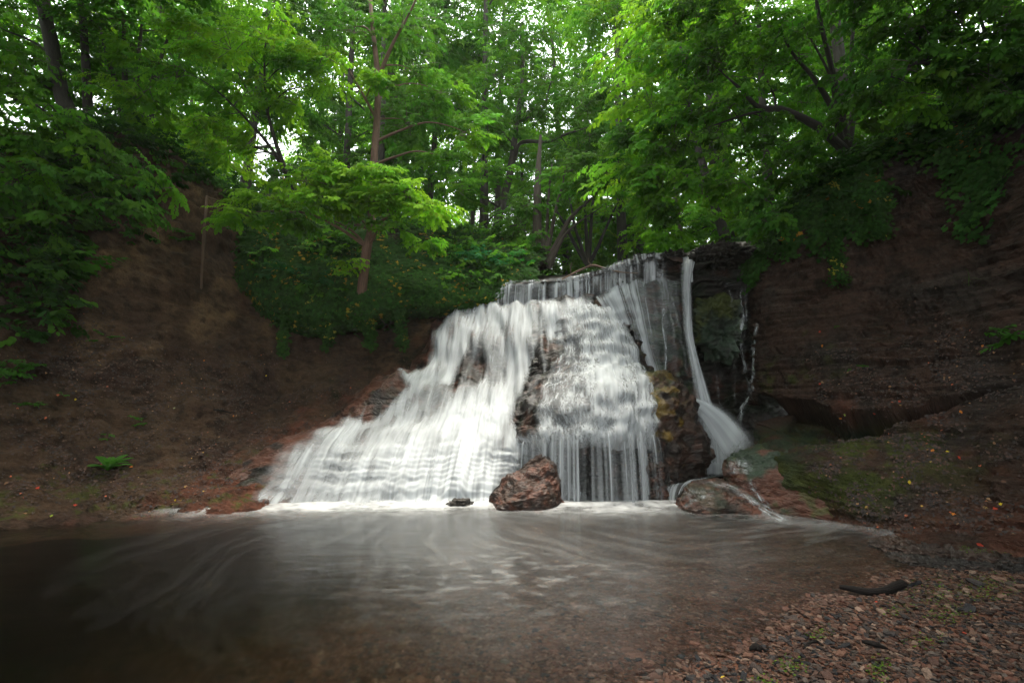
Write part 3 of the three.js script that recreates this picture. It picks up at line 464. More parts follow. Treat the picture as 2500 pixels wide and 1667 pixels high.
{
  const x0 = -9, x1 = 7.5, z0 = -8.6, z1 = 16, nx = 240, nz = 260, p = [], c = [], uv = [], idx = [];
  for (let j = 0; j <= nz; j++) for (let i = 0; i <= nx; i++) {
    const x = lerp(x0, x1, i / nx), z = lerp(z0, z1, j / nz), w = V(x, 0, z);
    p.push(x, bedHeight(x, z), z); uv.push(x, z); c.push(...mixc([0.16, 0.075, 0.048], C.brown, ss(blotch(w, 2, 6), -0.2, 0.4) * 0.6));
  }
  for (let j = 0; j < nz; j++) for (let i = 0; i < nx; i++) { const a = j * (nx + 1) + i, d = a + nx + 1; idx.push(a, d, a + 1, a + 1, d, d + 1); }
  const g = new THREE.BufferGeometry(); g.setAttribute('position', new THREE.Float32BufferAttribute(p, 3)); g.setAttribute('uv', new THREE.Float32BufferAttribute(uv, 2)); g.setAttribute('color', new THREE.Float32BufferAttribute(c, 3)); g.setIndex(idx); g.computeVertexNormals();
  const bed = tag(mesh('gravel_beach', g, M.earth, scene), 'red gravel beach and pool bed', 'beach', null, 'structure');

  const r = rand(91), variants = [0, 1, 2, 3, 4].map((k) => {
    const s = new THREE.IcosahedronGeometry(0.5, 1), q = s.attributes.position;
    for (let i = 0; i < q.count; i++) { const a = V().fromBufferAttribute(q, i), f = 1 + 0.55 * n3(a.x * 1.7 + k * 9, a.y * 1.7, a.z * 1.7); q.setXYZ(i, clamp(a.x * f, -0.46, 0.42), clamp(a.y * f, -0.3, 0.26), clamp(a.z * f, -0.4, 0.46)); }
    const w = weld(s); w.computeVertexNormals(); const flat = w.toNonIndexed(); flat.computeVertexNormals(); return k % 2 ? w : flat;
  });
  const tones = [[0.1856, 0.0991, 0.0718], [0.1485, 0.0829, 0.0619], [0.2352, 0.1485, 0.1114], [0.1114, 0.0693, 0.0556], [0.0866, 0.0681, 0.0619], [0.1361, 0.1150, 0.1027], [0.0520, 0.0469, 0.0482], [0.2847, 0.2042, 0.1609], [0.0309, 0.0322, 0.0372], [0.1609, 0.0768, 0.0556], [0.0619, 0.0446, 0.0372], [0.1052, 0.0619, 0.0495]];
  const stones = variants.map(() => []), big = [];
  for (let i = 0; i < 125000; i++) {
    const t = Math.pow(r(), 1.35), d = lerp(1.75, 6.2, t), x = (r() * 2.5 - 1.25) * d, z = -d, s = shoreDistance(x, z);
    if (s < -3.2 - r() * 1.2 || s > 4) continue;
    if (x > 4.6 || (s < -1.5 && r() < 0.3)) continue;
    const size = 0.74 * (0.011 + 0.026 * Math.pow(r(), 2.6)) + (r() < 0.03 ? 0.03 * r() : 0), y = bedHeight(x, z);
    const e = { x, y, z, size, k: Math.floor(r() * 5), m: new THREE.Matrix4().compose(V(x, y + size * (0.12 + 0.35 * r()), z), new THREE.Quaternion().setFromEuler(new THREE.Euler((r() - 0.5) * 0.8, r() * 6.28, (r() - 0.5) * 0.8)), V(size * (1.2 + r()), size * (0.45 + 0.4 * r()), size * (0.9 + 0.6 * r()))), tone: Math.floor(r() * tones.length) };
    if (s < -0.05 && r() < 0.7) e.tone = [0, 1, 2, 9, 0, 11][Math.floor(r() * 6)];   // the water has washed the red stone clean
    const b = tones[e.tone], v = 0.75 + 0.5 * r(); e.c = new THREE.Color(b[0] * v, b[1] * v, b[2] * v);
    big.push(e);
  }
  const seen = (e) => (e.x > 0.2 && shoreDistance(e.x, e.z) > -0.25 ? e.size / -e.z : 0);
  big.sort((a, b) => seen(b) - seen(a));
  const mats = tones.map((t) => { const m = M.stone.clone(); m.color.setRGB(t[0], t[1], t[2]); return m; });
  big.forEach((e, i) => {
    if (i < 300) { const m = mesh('stone', variants[e.k], mats[e.tone], bed); m.applyMatrix4(e.m); } else stones[e.k].push(e);
  });
  variants.forEach((g, k) => instances('gravel', g, M.stone, stones[k], bed));
}
// ------------------------------------------------------------------ water
const poolMat = new THREE.MeshPhysicalMaterial({ color: 0xffffff, transmission: 1, thickness: 1, ior: 1.33, roughness: 0.22, attenuationColor: new THREE.Color(0.14, 0.18, 0.1), attenuationDistance: 1.4, bumpMap: rep(texture(512, 512, (u, v) => { const k = tfbm(tB, u, v, 5, 14, 4); return [k, k, k]; }), 0.35, 0.35), bumpScale: 0.006 });
const pool = thing('pool_water', 'dark still pool below the falls', 'water', V(0, 0, 0)); pool.userData.kind = 'structure';
{
  const g = new THREE.PlaneGeometry(16.5, 16, 60, 60); g.rotateX(-Math.PI / 2); g.translate(-1, 0, -0.8);
  const q = g.attributes.position, uv = g.attributes.uv; for (let i = 0; i < q.count; i++) { q.setY(i, 0.004 * n3(q.getX(i) * 0.8, 0, q.getZ(i) * 0.8)); uv.setXY(i, q.getX(i), q.getZ(i)); }
  g.computeVertexNormals(); mesh('surface', g, poolMat, pool);
}
// foam drifting on the pool: lines curl away from the foot of the falls and turn towards the outlet
{
  const X0 = -7.5, X1 = 5, Z0 = -8.2, Z1 = -1.6, base = [[-5, -6.1], [-3.6, -6.45], [-2.4, -6.75], [-1, -6.85], [-0.2, -6.9], [0.4, -6.85], [0.9, -6.68], [1.5, -6.66], [2.1, -6.8], [2.6, -6.7], [3.4, -5.75], [4.2, -4.95]];
  const near = (x, z) => { let b = 9; for (let i = 0; i < base.length - 1; i++) { const [ax, az] = base[i], [bx, bz] = base[i + 1], dx = bx - ax, dz = bz - az, t = clamp(((x - ax) * dx + (z - az) * dz) / (dx * dx + dz * dz), 0, 1); b = Math.min(b, Math.hypot(x - ax - dx * t, z - az - dz * t)); } return b; };
  const map = texture(1024, 640, (u, v) => {
    const x = lerp(X0, X1, u), z = lerp(Z0, Z1, v), d = near(x, z), n = 0.5 + 0.5 * fbm(x * 1.1, 4, z * 1.4, 3);
    let k = Math.exp(-Math.max(0, d - 0.06 - 0.16 * (0.5 + fbm(x * 1.7, 9, z * 1.7, 3))) * lerp(7, 3.1, ss(x, -4.5, -1.5) * (1 - ss(x, 1.8, 3)))) * (0.25 + 0.95 * n + 0.5 * fbm(x * 4, 2, z * 6, 3)) * ss(x, -5, -3.2) * (1 - 0.75 * ss(x, 2.2, 3));
    // streaks: angle and reach round a turning centre in front of the falls
    const cx = x + 0.2, cz = z + 7.6, rr = Math.hypot(cx, cz), th = Math.atan2(cx, cz) - 0.2 * rr - 0.12 * fbm(x * 0.5, 2, z * 0.5, 2);
    const line = 0.66 + 0.34 * ss(fbm(th * 9, rr * 0.5, 1.5, 5) + 0.3 * fbm(th * 60, rr * 1.6, 7, 3), -0.35, 0.6);
    const band = Math.exp(-Math.pow((th + 0.5) / 0.5, 2)) * ss(rr, 0.8, 1.8) * (1 - ss(rr, 2.8, 5.2));
    k += 0.09 * line * line * band + 0.045 * line * line * ss(rr, 0.7, 2) * (1 - ss(rr, 2.5, 5.6)) * (1 - ss(th, 0.7, 1.6)) + 0.01 * line * line * bump2(th, -2.4, -1.6, -0.9, -0.2) * (1 - ss(rr, 3.5, 6));
    const patch = Math.exp(-Math.pow((x - 0.0) / 0.9, 2) - Math.pow((z + 3.9) / 0.7, 2));   // broken foam carried out in front
    k += 0.2 * patch * ss(fbm(x * 3.2 - z * 2, 5, z * 6 + x * 1.2, 4) + 0.2 * fbm(x * 11, 6, z * 22, 3), 0.0, 0.6);
    const sx = x - 3.1, sz = z + 5.3, far = Math.hypot(sx * 0.6, sz);   // eddy under the right wall
    k += 0.14 * ss(fbm(x * 2 + z, 3, z * 7 + x * 2, 4), -0.1, 0.6) * Math.exp(-far * 1.4);
    k *= ss(u, 0, 0.04) * ss(1 - u, 0, 0.04) * ss(1 - v, 0, 0.12);
    k *= 0.88; return [k, k, k];
  });
  map.wrapS = map.wrapT = THREE.ClampToEdgeWrapping;
  const g = new THREE.PlaneGeometry(X1 - X0, Z1 - Z0, 90, 60); g.rotateX(-Math.PI / 2); g.translate((X0 + X1) / 2, 0.012, (Z0 + Z1) / 2);
  const q = g.attributes.position, uv = g.attributes.uv; for (let i = 0; i < q.count; i++) { q.setY(i, 0.012 + 0.07 * Math.exp(-near(q.getX(i), q.getZ(i)) * 5)); uv.setXY(i, (q.getX(i) - X0) / (X1 - X0), (q.getZ(i) - Z0) / (Z1 - Z0)); }
  g.computeVertexNormals();
  mesh('foam', g, new THREE.MeshPhysicalMaterial({ color: new THREE.Color(0.53, 0.545, 0.545), alphaMap: map, transparent: true, roughness: 0.6 }), pool);
}

// a veil of white water lying on a surface
function veil(name, S, nu, nv, o, map, parent, tint = [0.93, 0.95, 0.95]) {
  const [u0, u1, v0, v1] = o.part ?? [0, 1, 0, 1], s2 = { ...S, pos: (u, v) => S.pos(lerp(u0, u1, u), lerp(v0, v1, v)), normal: (u, v) => S.normal(lerp(u0, u1, u), lerp(v0, v1, v)), width: S.width * (u1 - u0), height: S.height * (v1 - v0) };
  const g = sheet(s2, nu, nv, { lift: (p, u, v, n) => o.lift(p, lerp(u0, u1, u), lerp(v0, v1, v), n), color: (p, u, v) => [...tint, clamp(o.amount(lerp(u0, u1, u), lerp(v0, v1, v), p, u, v), 0, 1.6)] });
  return mesh(name, g, waterMat(map), parent);
}
const plumb = (g, k = 0.5) => { const p = g.attributes.position, uv = g.attributes.uv; for (let i = 0; i < p.count; i++) uv.setXY(i, p.getX(i) + k * 0.3 * p.getZ(i), p.getY(i) - 0.6 * p.getZ(i)); return g; };   // strands fall plumb
const main = thing('waterfall', 'broad white waterfall fanning out over stepped rock into the pool', 'waterfall', V(0, 0, 0));
// curtain of drips off the lip
veil('lip_curtain', lipS, 260, 40, { part: [0.0, 0.93, 0.2, 0.86], lift: (p, u, v) => lipLift(p, u, v) * 0.4 + 0.05 + 0.02 * n3(p.x * 9, p.y * 0.5, p.z * 9), amount: (u, v, p, a, b) => (0.75 + 0.9 * n3(p.x * 3.4, 1, p.z * 3.4)) * bump2(b, 0.0, 0.3, 0.9, 1) * bump2(a, 0, 0.03, 0.96, 1) * 1.7 }, rep(drip, 0.5, 0.3), main);
veil('lip_curtain', lipS, 200, 30, { part: [0.0, 0.9, 0.22, 0.88], lift: (p) => 0.075 + 0.03 * n3(p.x * 5, p.y * 0.4, p.z * 5 + 3), amount: (u, v, p, a, b) => (0.95 + 1.2 * n3(p.x * 2.3 + 4, 1, p.z * 2.3)) * bump2(b, 0.05, 0.35, 0.88, 1) * bump2(a, 0, 0.03, 0.96, 1) }, rep(drip, 0.35, 0.2), main);
// main cascade
const fanFlow = (u, v, p) => {
  const flow = 0.5 * n3(u * 9 + 0.4 * v, v * 1.6, 2) + 0.35 * n3(p.x * 5, p.y * 1.1, 6) + 0.25 * n3(p.x * 13, p.y * 1.4, 8);
  const f = fanLedge(p) - Math.floor(fanLedge(p)), low = ss(v, 0.4, 0.55);
  let a = 0.8 + 0.75 * flow;
  a += 0.65 * bump2(u, 0.34, 0.5, 0.62, 0.74) * ss(v, 0.3, 0.55);             // the strongest run
  a += 0.22 * ss(v, 0.6, 0.72) * (1 - ss(u, 0.72, 0.8));
  a += low * fanPatch(p) * 0.22 * (ss(f, 0.4, 0.8) - 0.5 - 0.9 * (1 - ss(Math.abs(f - 0.15), 0, 0.25)) * (0.3 + 0.9 * n3(p.x * 1.5, p.y * 2.2, 5)));   // white at each edge, thinner below it
  a -= 1.25 * bump2(u, 0.03, 0.08, 0.21, 0.27) * bump2(v, 0.36, 0.42, 0.58, 0.63);   // thin water on the left shoulder
  a -= 0.95 * bump2(u, 0.66, 0.74, 0.95, 1) * bump2(v, 0.08, 0.16, 0.42, 0.55);    // bare rock left of the dome
  a -= 1.1 * (1 - ss(u, 0.04, 0.15)) * ss(v, 0.58, 0.66);
  a -= 0.5 * bump2(u, 0.3, 0.38, 0.46, 0.54) * bump2(v, 0.14, 0.2, 0.32, 0.4);
  a *= ss(u + 0.03 * n3(v * 14, 1, 1), v > 0.55 ? 0.01 + 0.07 * ss(v, 0.55, 0.7) : 0.1, v > 0.55 ? 0.2 : 0.16) * ss(1 - u, 0.0, 0.05);
  return a * ss(v + 0.02 * n3(p.x * 3, 1, 1), -0.01, 0.035);
};
const fanWater = (p, u, v) => fanStep(p, v) * 0.95 + 0.045 + 0.018 * n3(p.x * 6, p.y * 1.2, 1) + 0.006 * n3(p.x * 17, p.y * 2, 4);
veil('cascade', fanS, 330, 300, { part: [0.0, 1, 0, 0.955], lift: (p, u, v) => fanWater(p, u, v), amount: (u, v, p) => fanFlow(u, v, p) * lerp(0.95, 0.72, ss(v, 0.5, 0.7)) }, rep(silk, 0.4, 0.3), main).geometry = plumb(main.children.at(-1).geometry);
veil('cascade', fanS, 260, 240, { part: [0.05, 0.95, 0.02, 0.95], lift: (p, u, v) => fanWater(p, u, v) + 0.035 + 0.03 * n3(u * 18, v * 4, 9), amount: (u, v, p) => (fanFlow(u, v, p) - 0.25) * lerp(0.7, 1.1, ss(v, 0.5, 0.7)) }, rep(streak, 0.34, 0.25), main).geometry = plumb(main.children.at(-1).geometry);
// domes
const domeFlow = (u, v) => {
  const n = 0.5 * n3(u * 8, v * 2.5, 12) + 0.35 * n3(u * 20, v * 6, 15);
  let a = 0.78 + 0.6 * n + 0.45 * bump2(u, 0.36, 0.5, 0.72, 0.84);
  a -= 0.9 * (1 - ss(u, 0.1, 0.32)) * ss(0.75 - v, 0, 0.1);
  a -= 1.6 * ss(u + 0.03 * n3(v * 12, 1, 1), 0.7, 0.82);
  return a;
};
veil('dome_veil', domeS, 220, 260, { part: [0.02, 0.95, 0.03, 0.82], lift: (p, u, v) => 0.06 * n3(p.x * 2.2, p.y * 3.2, p.z * 2) + 0.045 + 0.018 * n3(u * 40, v * 12, 1), amount: (u, v) => domeFlow(u, v) * (1 - ss(v, 0.79, 0.82) * 0.2) }, rep(lace, 0.5, 0.4), main);
veil('dome_veil', domeS, 180, 200, { part: [0.15, 0.9, 0.04, 0.82], lift: (p, u, v) => 0.06 * n3(p.x * 2.2, p.y * 3.2, p.z * 2) + 0.085 + 0.03 * n3(u * 22, v * 8, 3), amount: (u, v) => (domeFlow(u, v) - 0.45) * 0.95 }, rep(streak, 0.35, 0.2), main);
// the curtain that falls free from the rim of the lower dome
for (const [out, seed, k] of [[0.06, 3, 1.0], [0.13, 8, 0.8], [0.0, 14, 0.8]]) {
  const rim = []; for (let i = 0; i <= 16; i++) { const u = lerp(0.03, 0.84, i / 16), w = 0.755 + 0.045 * n3(u * 7, seed, 1), p = domeS.pos(u, w), n = domeS.normal(u, w).setY(0).normalize(); rim.push([p, n]); }
  const rows = []; for (let j = 0; j <= 6; j++) { const t = j / 6; rows.push(rim.map(([p, n]) => V(p.x + n.x * (out + 0.1 * Math.sqrt(t)), lerp(p.y + 0.03, -0.03, t * (0.4 + 0.6 * t)), p.z + n.z * (out + 0.1 * Math.sqrt(t))))); }
  const S = surface(rows);
  veil('free_curtain', S, 240, 40, { lift: (p, u) => 0.02 * n3(u * 40, 0, seed) + 0.015 * n3(u * 90, p.y * 0.3, seed), amount: (u, v) => (0.55 + 0.75 * n3(u * 13, 0.3 * v, seed) + 0.4 * n3(u * 45, 0.4 * v, seed)) * k * ss(v, 0, 0.1 + 0.2 * hash(Math.floor(u * 30) + seed)) * bump2(u, 0, 0.05, 0.94, 1) }, rep(drip, 0.42, 0.16), main);
}
// thin water over the pillar right of the domes
veil('side_veil', tierS, 110, 150, { part: [0.05, 0.72, 0.02, 0.98], lift: (p, u, v) => 0.05 + 0.05 * n3(p.x * 3, p.y * 3, p.z * 3) + 0.012 * n3(u * 50, v * 2, 3), amount: (u, v) => ss(v + 0.05 * n3(u * 9, 1, 1), 0.0, 0.24) * (1.35 * (1 - ss(u, 0.18, 0.4)) + 0.45 * bump2(u, 0.3, 0.4, 0.55, 0.68) * (1 - ss(v, 0.3, 0.8)) + 1.3 * (1 - ss(v, 0.06, 0.26)) * (1 - ss(u, 0.55, 0.75)) + 0.25 * n3(u * 30, v * 2, 1)) }, rep(streak, 0.8, 0.2), main);

// ribbons: falls that leave the rock
function ribbon(name, pts, widths, parent, { amount = 1, bulge = 0.5, map = rep(soft, 1.6, 0.25), nu = 30, nv = 60, edge = 0.25, lean = V(1, 0, 0) } = {}) {
  const P = pts.map(toPoint), rows = P.map((p, k) => { const w = widths[k]; return [-1, -0.6, 0, 0.6, 1].map((s) => p.clone().addScaledVector(lean, s * w / 2).add(V(0, 0, (1 - s * s) * w * bulge))); });
  const S = surface(rows);
  return veil(name, S, nu, nv, { lift: (p, u) => 0.006 * n3(u * 5 + p.x, p.y * 0.6, 2), amount: (u, v) => (amount * 1.2 + 0.45 * n3(u * 6 + v * 2, v * 3, 5) + 0.2 * n3(u * 3, v * 14, 9)) * ss(u, 0, edge) * ss(1 - u, 0, edge) * ss(v, 0, 0.02) * ss(1 - v, 0, 0.03) }, map, parent);
}
const slot = thing('slot_waterfall', 'narrow twisting waterfall in the dark slot right of the domes', 'waterfall', V(0, 0, 0));
for (const k of [0, 1]) ribbon('fall', [[1674, 626, 9.1], [1678, 645, 8.75], [1675, 690, 8.62], [1677, 740, 8.6], [1681, 810, 8.55], [1690, 860, 8.5], [1700, 905, 8.42], [1716, 975, 8.3], [1732, 1050, 8.1], [1742, 1110, 7.95], [1746, 1160, 7.85]].map((p) => [p[0], p[1], p[2] - 0.05 * k]), [0.34, 0.32, 0.25, 0.22, 0.21, 0.21, 0.24, 0.32, 0.42, 0.52, 0.6].map((w) => w * (k ? 0.7 : 1)), slot, { amount: k ? 0.6 : 0.95, bulge: 0.35, nv: 120, edge: 0.5 });
ribbon('side_spout', [[1655, 620, 9.1], [1668, 640, 8.85], [1684, 650, 8.7], [1690, 690, 8.6]], [0.03, 0.07, 0.08, 0.05], slot, { amount: 0.9 });
ribbon('side_spout', [[1697, 625, 9.0], [1692, 648, 8.7], [1684, 680, 8.62], [1682, 730, 8.6]], [0.03, 0.06, 0.07, 0.05], slot, { amount: 0.9 });
const chute = thing('spouting_chute', 'white chute springing sideways from behind the big boulder onto the mossy rock', 'waterfall', V(0, 0, 0));
for (const k of [0, 1, 2]) {
  const S = surface([
    [[1678, 966, 8.15], [1682, 985, 8.1], [1686, 1010, 8.05]],
    [[1715, 975, 7.95], [1716, 1005, 7.92], [1714, 1055, 7.9]],
    [[1764, 1000, 7.7], [1752, 1050, 7.72], [1732, 1105, 7.75]],
    [[1808, 1042, 7.4], [1780, 1092, 7.45], [1745, 1140, 7.55]],
    [[1850, 1090, 7.0], [1805, 1125, 7.1], [1755, 1168, 7.3]],
  ].map((r, j) => r.map(([x, y, d], i) => [x + [4, 0, -4][i] * k * j * 0.5, y + [-5, 0, 6][i] * k * j * 0.4, d + 0.05 * k])));
  veil('spray', S, 60, 60, { lift: (p, u, v) => 0.008 * n3(u * 4, v * 1.5, k * 5), amount: (u, v) => (1.15 - 0.7 * u + 0.22 * n3(u * 5, v * 0.8, k)) * ss(u, 0, 0.16 + 0.16 * k) * ss(1 - u, 0, 0.55) * (k ? 0.5 : 1) * ss(1 - v, 0, 0.34) * ss(v, 0, 0.06) }, rep(soft, 0.8, 0.2), chute);
}
// water laid on the rock it runs over
const pourCaster = new THREE.Raycaster(); scene.updateMatrixWorld(true);
function pour(parent, on, path, half, amount, map, { nu = 24, nv = 70, start = 0.25, off = 0.018 } = {}) {
  const rocks = on.map((n) => scene.getObjectByName(n));
  const find = (px, py) => { pourCaster.set(EYE, ray(px, py).normalize()); const h = pourCaster.intersectObjects(rocks, false)[0]; if (!h) return onLevel(px, py, 0.01); const n = h.face.normal.clone().transformDirection(h.object.matrixWorld); if (n.dot(ray(px, py)) > 0) n.negate(); const p = h.point.addScaledVector(n, off); return p.y < 0.01 ? onLevel(px, py, 0.015) : p; };
  const rows = []; for (let k = 0; k < path.length; k++) { const a = path[Math.max(0, k - 1)], b = path[Math.min(path.length - 1, k + 1)], L = Math.hypot(b[0] - a[0], b[1] - a[1]), ox = -(b[1] - a[1]) / L, oy = (b[0] - a[0]) / L; rows.push([-1, -0.5, 0, 0.5, 1].map((t) => find(path[k][0] + ox * t * half[k], path[k][1] + oy * t * half[k]))); }
  veil('thread', surface(rows), nu, nv, { lift: (p, u, v) => 0.008 + 0.01 * Math.sin(u * Math.PI) + 0.006 * n3(u * 8, v * 5, 3), amount: (u, v) => (amount + 0.5 * n3(u * 3, v * 7, half[0])) * ss(u, 0, 0.4) * ss(1 - u, 0, 0.4) * ss(v, 0, start) * ss(1 - v, 0, 0.08) }, map, parent);
}
const along = (x0, y0, x1, y1, n, seed, wob = 4) => { const o = []; for (let i = 0; i <= n; i++) { const t = i / n; o.push([lerp(x0, x1, t) + wob * n3(i * 0.9, seed, 1), lerp(y0, y1, t)]); } return o; };
const rill = (label, list) => { const t = thing('water_rill', label, 'rill', V(0, 0, 0), 'rills in the recess'); for (const [path, w0, w1, amount] of list) pour(t, ['recess_wall', 'right_rock_wall', 'hanging_moss_lump', 'lip_slab', 'side_tier_rock', 'dome_rock'], path, path.map((_, i) => lerp(w0, w1, i / (path.length - 1)) * (0.7 + 0.6 * hash(i + Math.round(path[0][0])))), amount, rep(lace, 2.2, 1.1), { nu: 14, nv: 90, start: 0.04, off: 0.03 }); };
rill('long rill of white water at the right edge of the recess', [[[...along(1812, 686, 1811, 840, 8, 3), ...along(1814, 860, 1836, 950, 4, 5), ...along(1830, 975, 1805, 1040, 3, 8)], 3, 9, 0.62], [along(1849, 790, 1838, 940, 7, 11), 5, 4, 0.35], [along(1822, 700, 1822, 860, 7, 21), 1.5, 3, 0.35]]);
rill('short thread dripping off the lip slab', [[along(1738, 640, 1744, 684, 3, 2, 1), 3, 3, 0.4], [along(1777, 690, 1790, 760, 4, 6, 1), 1.5, 1.5, 0.4]]);
rill('thin threads falling from the moss lump', [[along(1744, 880, 1762, 1000, 5, 4, 2), 2, 1.6, 0.4], [along(1793, 878, 1800, 985, 5, 9, 2), 1.3, 1.3, 0.35]]);
rill('white rill down the pillar between dome and slot fall', [[along(1618, 745, 1628, 925, 8, 7, 2), 2.4, 5, 0.7], [along(1640, 720, 1655, 800, 4, 17, 2), 1.4, 2, 0.4]]);

// small step fall out of the plunge basin, and the sheets that run over the low boulders
const low = thing('step_fall', 'short step fall between the dome and the low red boulder', 'waterfall', V(0, 0, 0));
{
  const S = surface([[[1600, 1148, 8.7], [1660, 1145, 8.7], [1740, 1140, 8.6], [1800, 1136, 8.4]], [[1600, 1170, 7.7], [1650, 1168, 7.7], [1720, 1164, 7.6], [1770, 1158, 7.5]], [[1604, 1180, 7.25], [1640, 1178, 7.2], [1672, 1176, 7.1], [1700, 1174, 7.0]], [[1602, 1195, 7.15], [1630, 1195, 7.08], [1655, 1195, 7.0], [1672, 1192, 6.95]], [[1602, 1237, 7.1], [1628, 1237, 7.0], [1648, 1237, 6.9], [1660, 1237, 6.8]]]);
  veil('fall', S, 70, 60, { lift: (p, u, v) => 0.015 * n3(u * 20, v, 3), amount: (u, v) => (0.75 + 0.5 * n3(u * 9, v, 2)) * lerp(0.6, 1, ss(v, 0.4, 0.6)) }, rep(streak, 0.6, 0.12), low);
}
const over = thing('boulder_rill', 'thin white water running over the low red and mossy boulders', 'rill', V(0, 0, 0));
const lowRocks = ['wet_red_boulder', 'mossy_boulder', 'right_rock_wall', 'gravel_beach'];
pour(over, lowRocks, [[1812, 1116], [1810, 1130], [1808, 1146], [1808, 1162]], [24, 32, 38, 42], 0.35, rep(streak, 1.2, 0.3), { nu: 50, start: 0.6 });
pour(over, lowRocks, [[1700, 1180], [1740, 1184], [1780, 1194], [1812, 1210], [1840, 1232], [1870, 1252], [1905, 1268], [1935, 1276]], [6, 8, 9, 10, 12, 13, 14, 9], 0.3, rep(lace, 1, 0.6));
pour(over, lowRocks, [[1830, 1168], [1842, 1195], [1862, 1225], [1895, 1255]], [14, 10, 9, 9], 0.25, rep(lace, 1, 0.6));
pour(over, lowRocks, [[1710, 1192], [1706, 1215], [1702, 1248]], [40, 46, 50], 0.16, rep(lace, 1.4, 0.5), { nu: 50, start: 0.5 });
// ------------------------------------------------------------------ foliage
function leafShape(len, wid, fold, droop, tip = 0.72) {  // folded oval leaf with a pointed tip, base at 0, along +x
  const pts = [[0, 0], [0.22, 0.36], [0.5, 0.5], [tip, 0.36], [1, 0], [tip, -0.36], [0.5, -0.5], [0.22, -0.36]], p = [], idx = [];
  const y = (x, z) => -droop * x * x * len + Math.abs(z) * wid * fold;
  p.push(0.5 * len, y(0.5, 0), 0); for (const [x, z] of pts) p.push(x * len, y(x, z), z * wid);
  for (let i = 1; i <= 8; i++) idx.push(0, i, i % 8 + 1);
  const g = new THREE.BufferGeometry(); g.setAttribute('position', new THREE.Float32BufferAttribute(p, 3)); g.setIndex(idx); g.computeVertexNormals(); return g;
}
function spray(seed, n, len, leafLen) {   // one twig with alternate leaves, in a nearly flat fan
  const r = rand(seed), parts = [];
  for (let i = 0; i < n; i++) {
    const t = (i + 0.6) / n, side = i % 2 ? 1 : -1, s = leafLen * (0.75 + 0.5 * r()) * (1 - 0.25 * Math.abs(t - 0.6)), g = leafShape(s, s * (0.62 + 0.14 * r()), 0.1 + 0.25 * r(), 0.1 + 0.25 * r());
    const last = i === n - 1, yaw = last ? (r() - 0.5) * 0.4 : side * (0.7 + 0.5 * r()), m = new THREE.Matrix4().makeRotationFromEuler(new THREE.Euler((r() - 0.5) * 0.9, yaw, -0.15 - 0.45 * r(), 'YXZ'));
    m.setPosition(len * t, -0.12 * len * t * t + (r() - 0.5) * 0.02, side * -0.005); g.applyMatrix4(m); parts.push(g);
  }
  return mergeGeometries(parts);
}
const SPRAYS = [1, 2, 3, 4].map((k) => spray(k * 17, 11, 0.34, 0.105)), BIG = [5, 6].map((k) => spray(k * 17, 12, 0.42, 0.12));
const FINE = [7, 8].map((k) => spray(k * 17, 16, 0.34, 0.062));
// leaf colours (linear): kinds of tree, some clumps recoloured to paint in light
const GREEN = { lime: [0.175, 0.38, 0.016], hazel: [0.1, 0.27, 0.014], beech: [0.06, 0.17, 0.013], dark: [0.034, 0.11, 0.014], deep: [0.026, 0.085, 0.014], blue: [0.022, 0.085, 0.016], ivy: [0.03, 0.085, 0.012] };
function clumpLeaves(list, c, rad, n, col, scale, r, { droop = 0.25, dir = null } = {}, lines) {
  // branchlets reach out from the clump in loose tiers; twigs of leaves stand alternately along each
  const per = 6, count = Math.max(2, Math.round(n / per));
  for (let b = 0; b < count; b++) {
    const yaw = dir !== null && r() < 0.6 ? dir + (r() - 0.5) * 1.8 : r() * 6.2832, k = 0.45 * Math.sqrt(r()), a0 = r() * 6.28, reach = 0.45 + 0.75 * r(), rise = (r() - 0.35) * 0.5;
    const s = V(c.x + Math.cos(a0) * rad.x * k, c.y + (r() * 2 - 1) * rad.y * 0.8, c.z + Math.sin(a0) * rad.z * k), d = V(Math.cos(yaw) * rad.x, rise * rad.y, -Math.sin(yaw) * rad.z).multiplyScalar(reach), L = d.length();
    if (n3(s.x * 0.9, s.y * 1.1, s.z * 0.9) < -0.5) continue;   // gaps
    const tint = 0.75 + 0.5 * r(), warm = (r() - 0.5) * 0.3;
    if (lines && b % 2 === 0) lines.push([s, s.clone().add(d).add(V(0, -droop * 0.3 * L, 0))]);
    for (let i = 0; i < per; i++) {
      const t = (i + 0.5 + 0.5 * r()) / per, p = s.clone().addScaledVector(d, t); p.y -= droop * 0.3 * L * t * t + (r() - 0.5) * 0.1; p.x += (r() - 0.5) * 0.12; p.z += (r() - 0.5) * 0.12;
      const side = i % 2 ? 1 : -1, y = yaw + (i === per - 1 ? 0 : side * (0.35 + 0.6 * r())), q = scale * (0.7 + 0.55 * r());
      const m = new THREE.Matrix4().compose(p, new THREE.Quaternion().setFromEuler(new THREE.Euler((r() - 0.5) * 1.0, y, -droop * (0.4 + t) - (r() - 0.45) * 0.6, 'YXZ')), V(q, q, q));
      const v = tint * (0.8 + 0.4 * r()), w = warm + (r() - 0.5) * 0.16; list.push({ m, c: new THREE.Color(col[0] * v * (1 + w), col[1] * v, col[2] * v * (1 - w)) });
    }
  }
}
function arc(a, b, r, sag = 0.12, n = 4) { const out = []; const L = a.distanceTo(b); for (let i = 0; i <= n; i++) { const t = i / n, p = a.clone().lerp(b, t); p.y += Math.sin(t * Math.PI) * L * sag; if (i && i < n) p.add(V(r() - 0.5, r() - 0.5, r() - 0.5).multiplyScalar(L * 0.1)); out.push(p); } return out; }
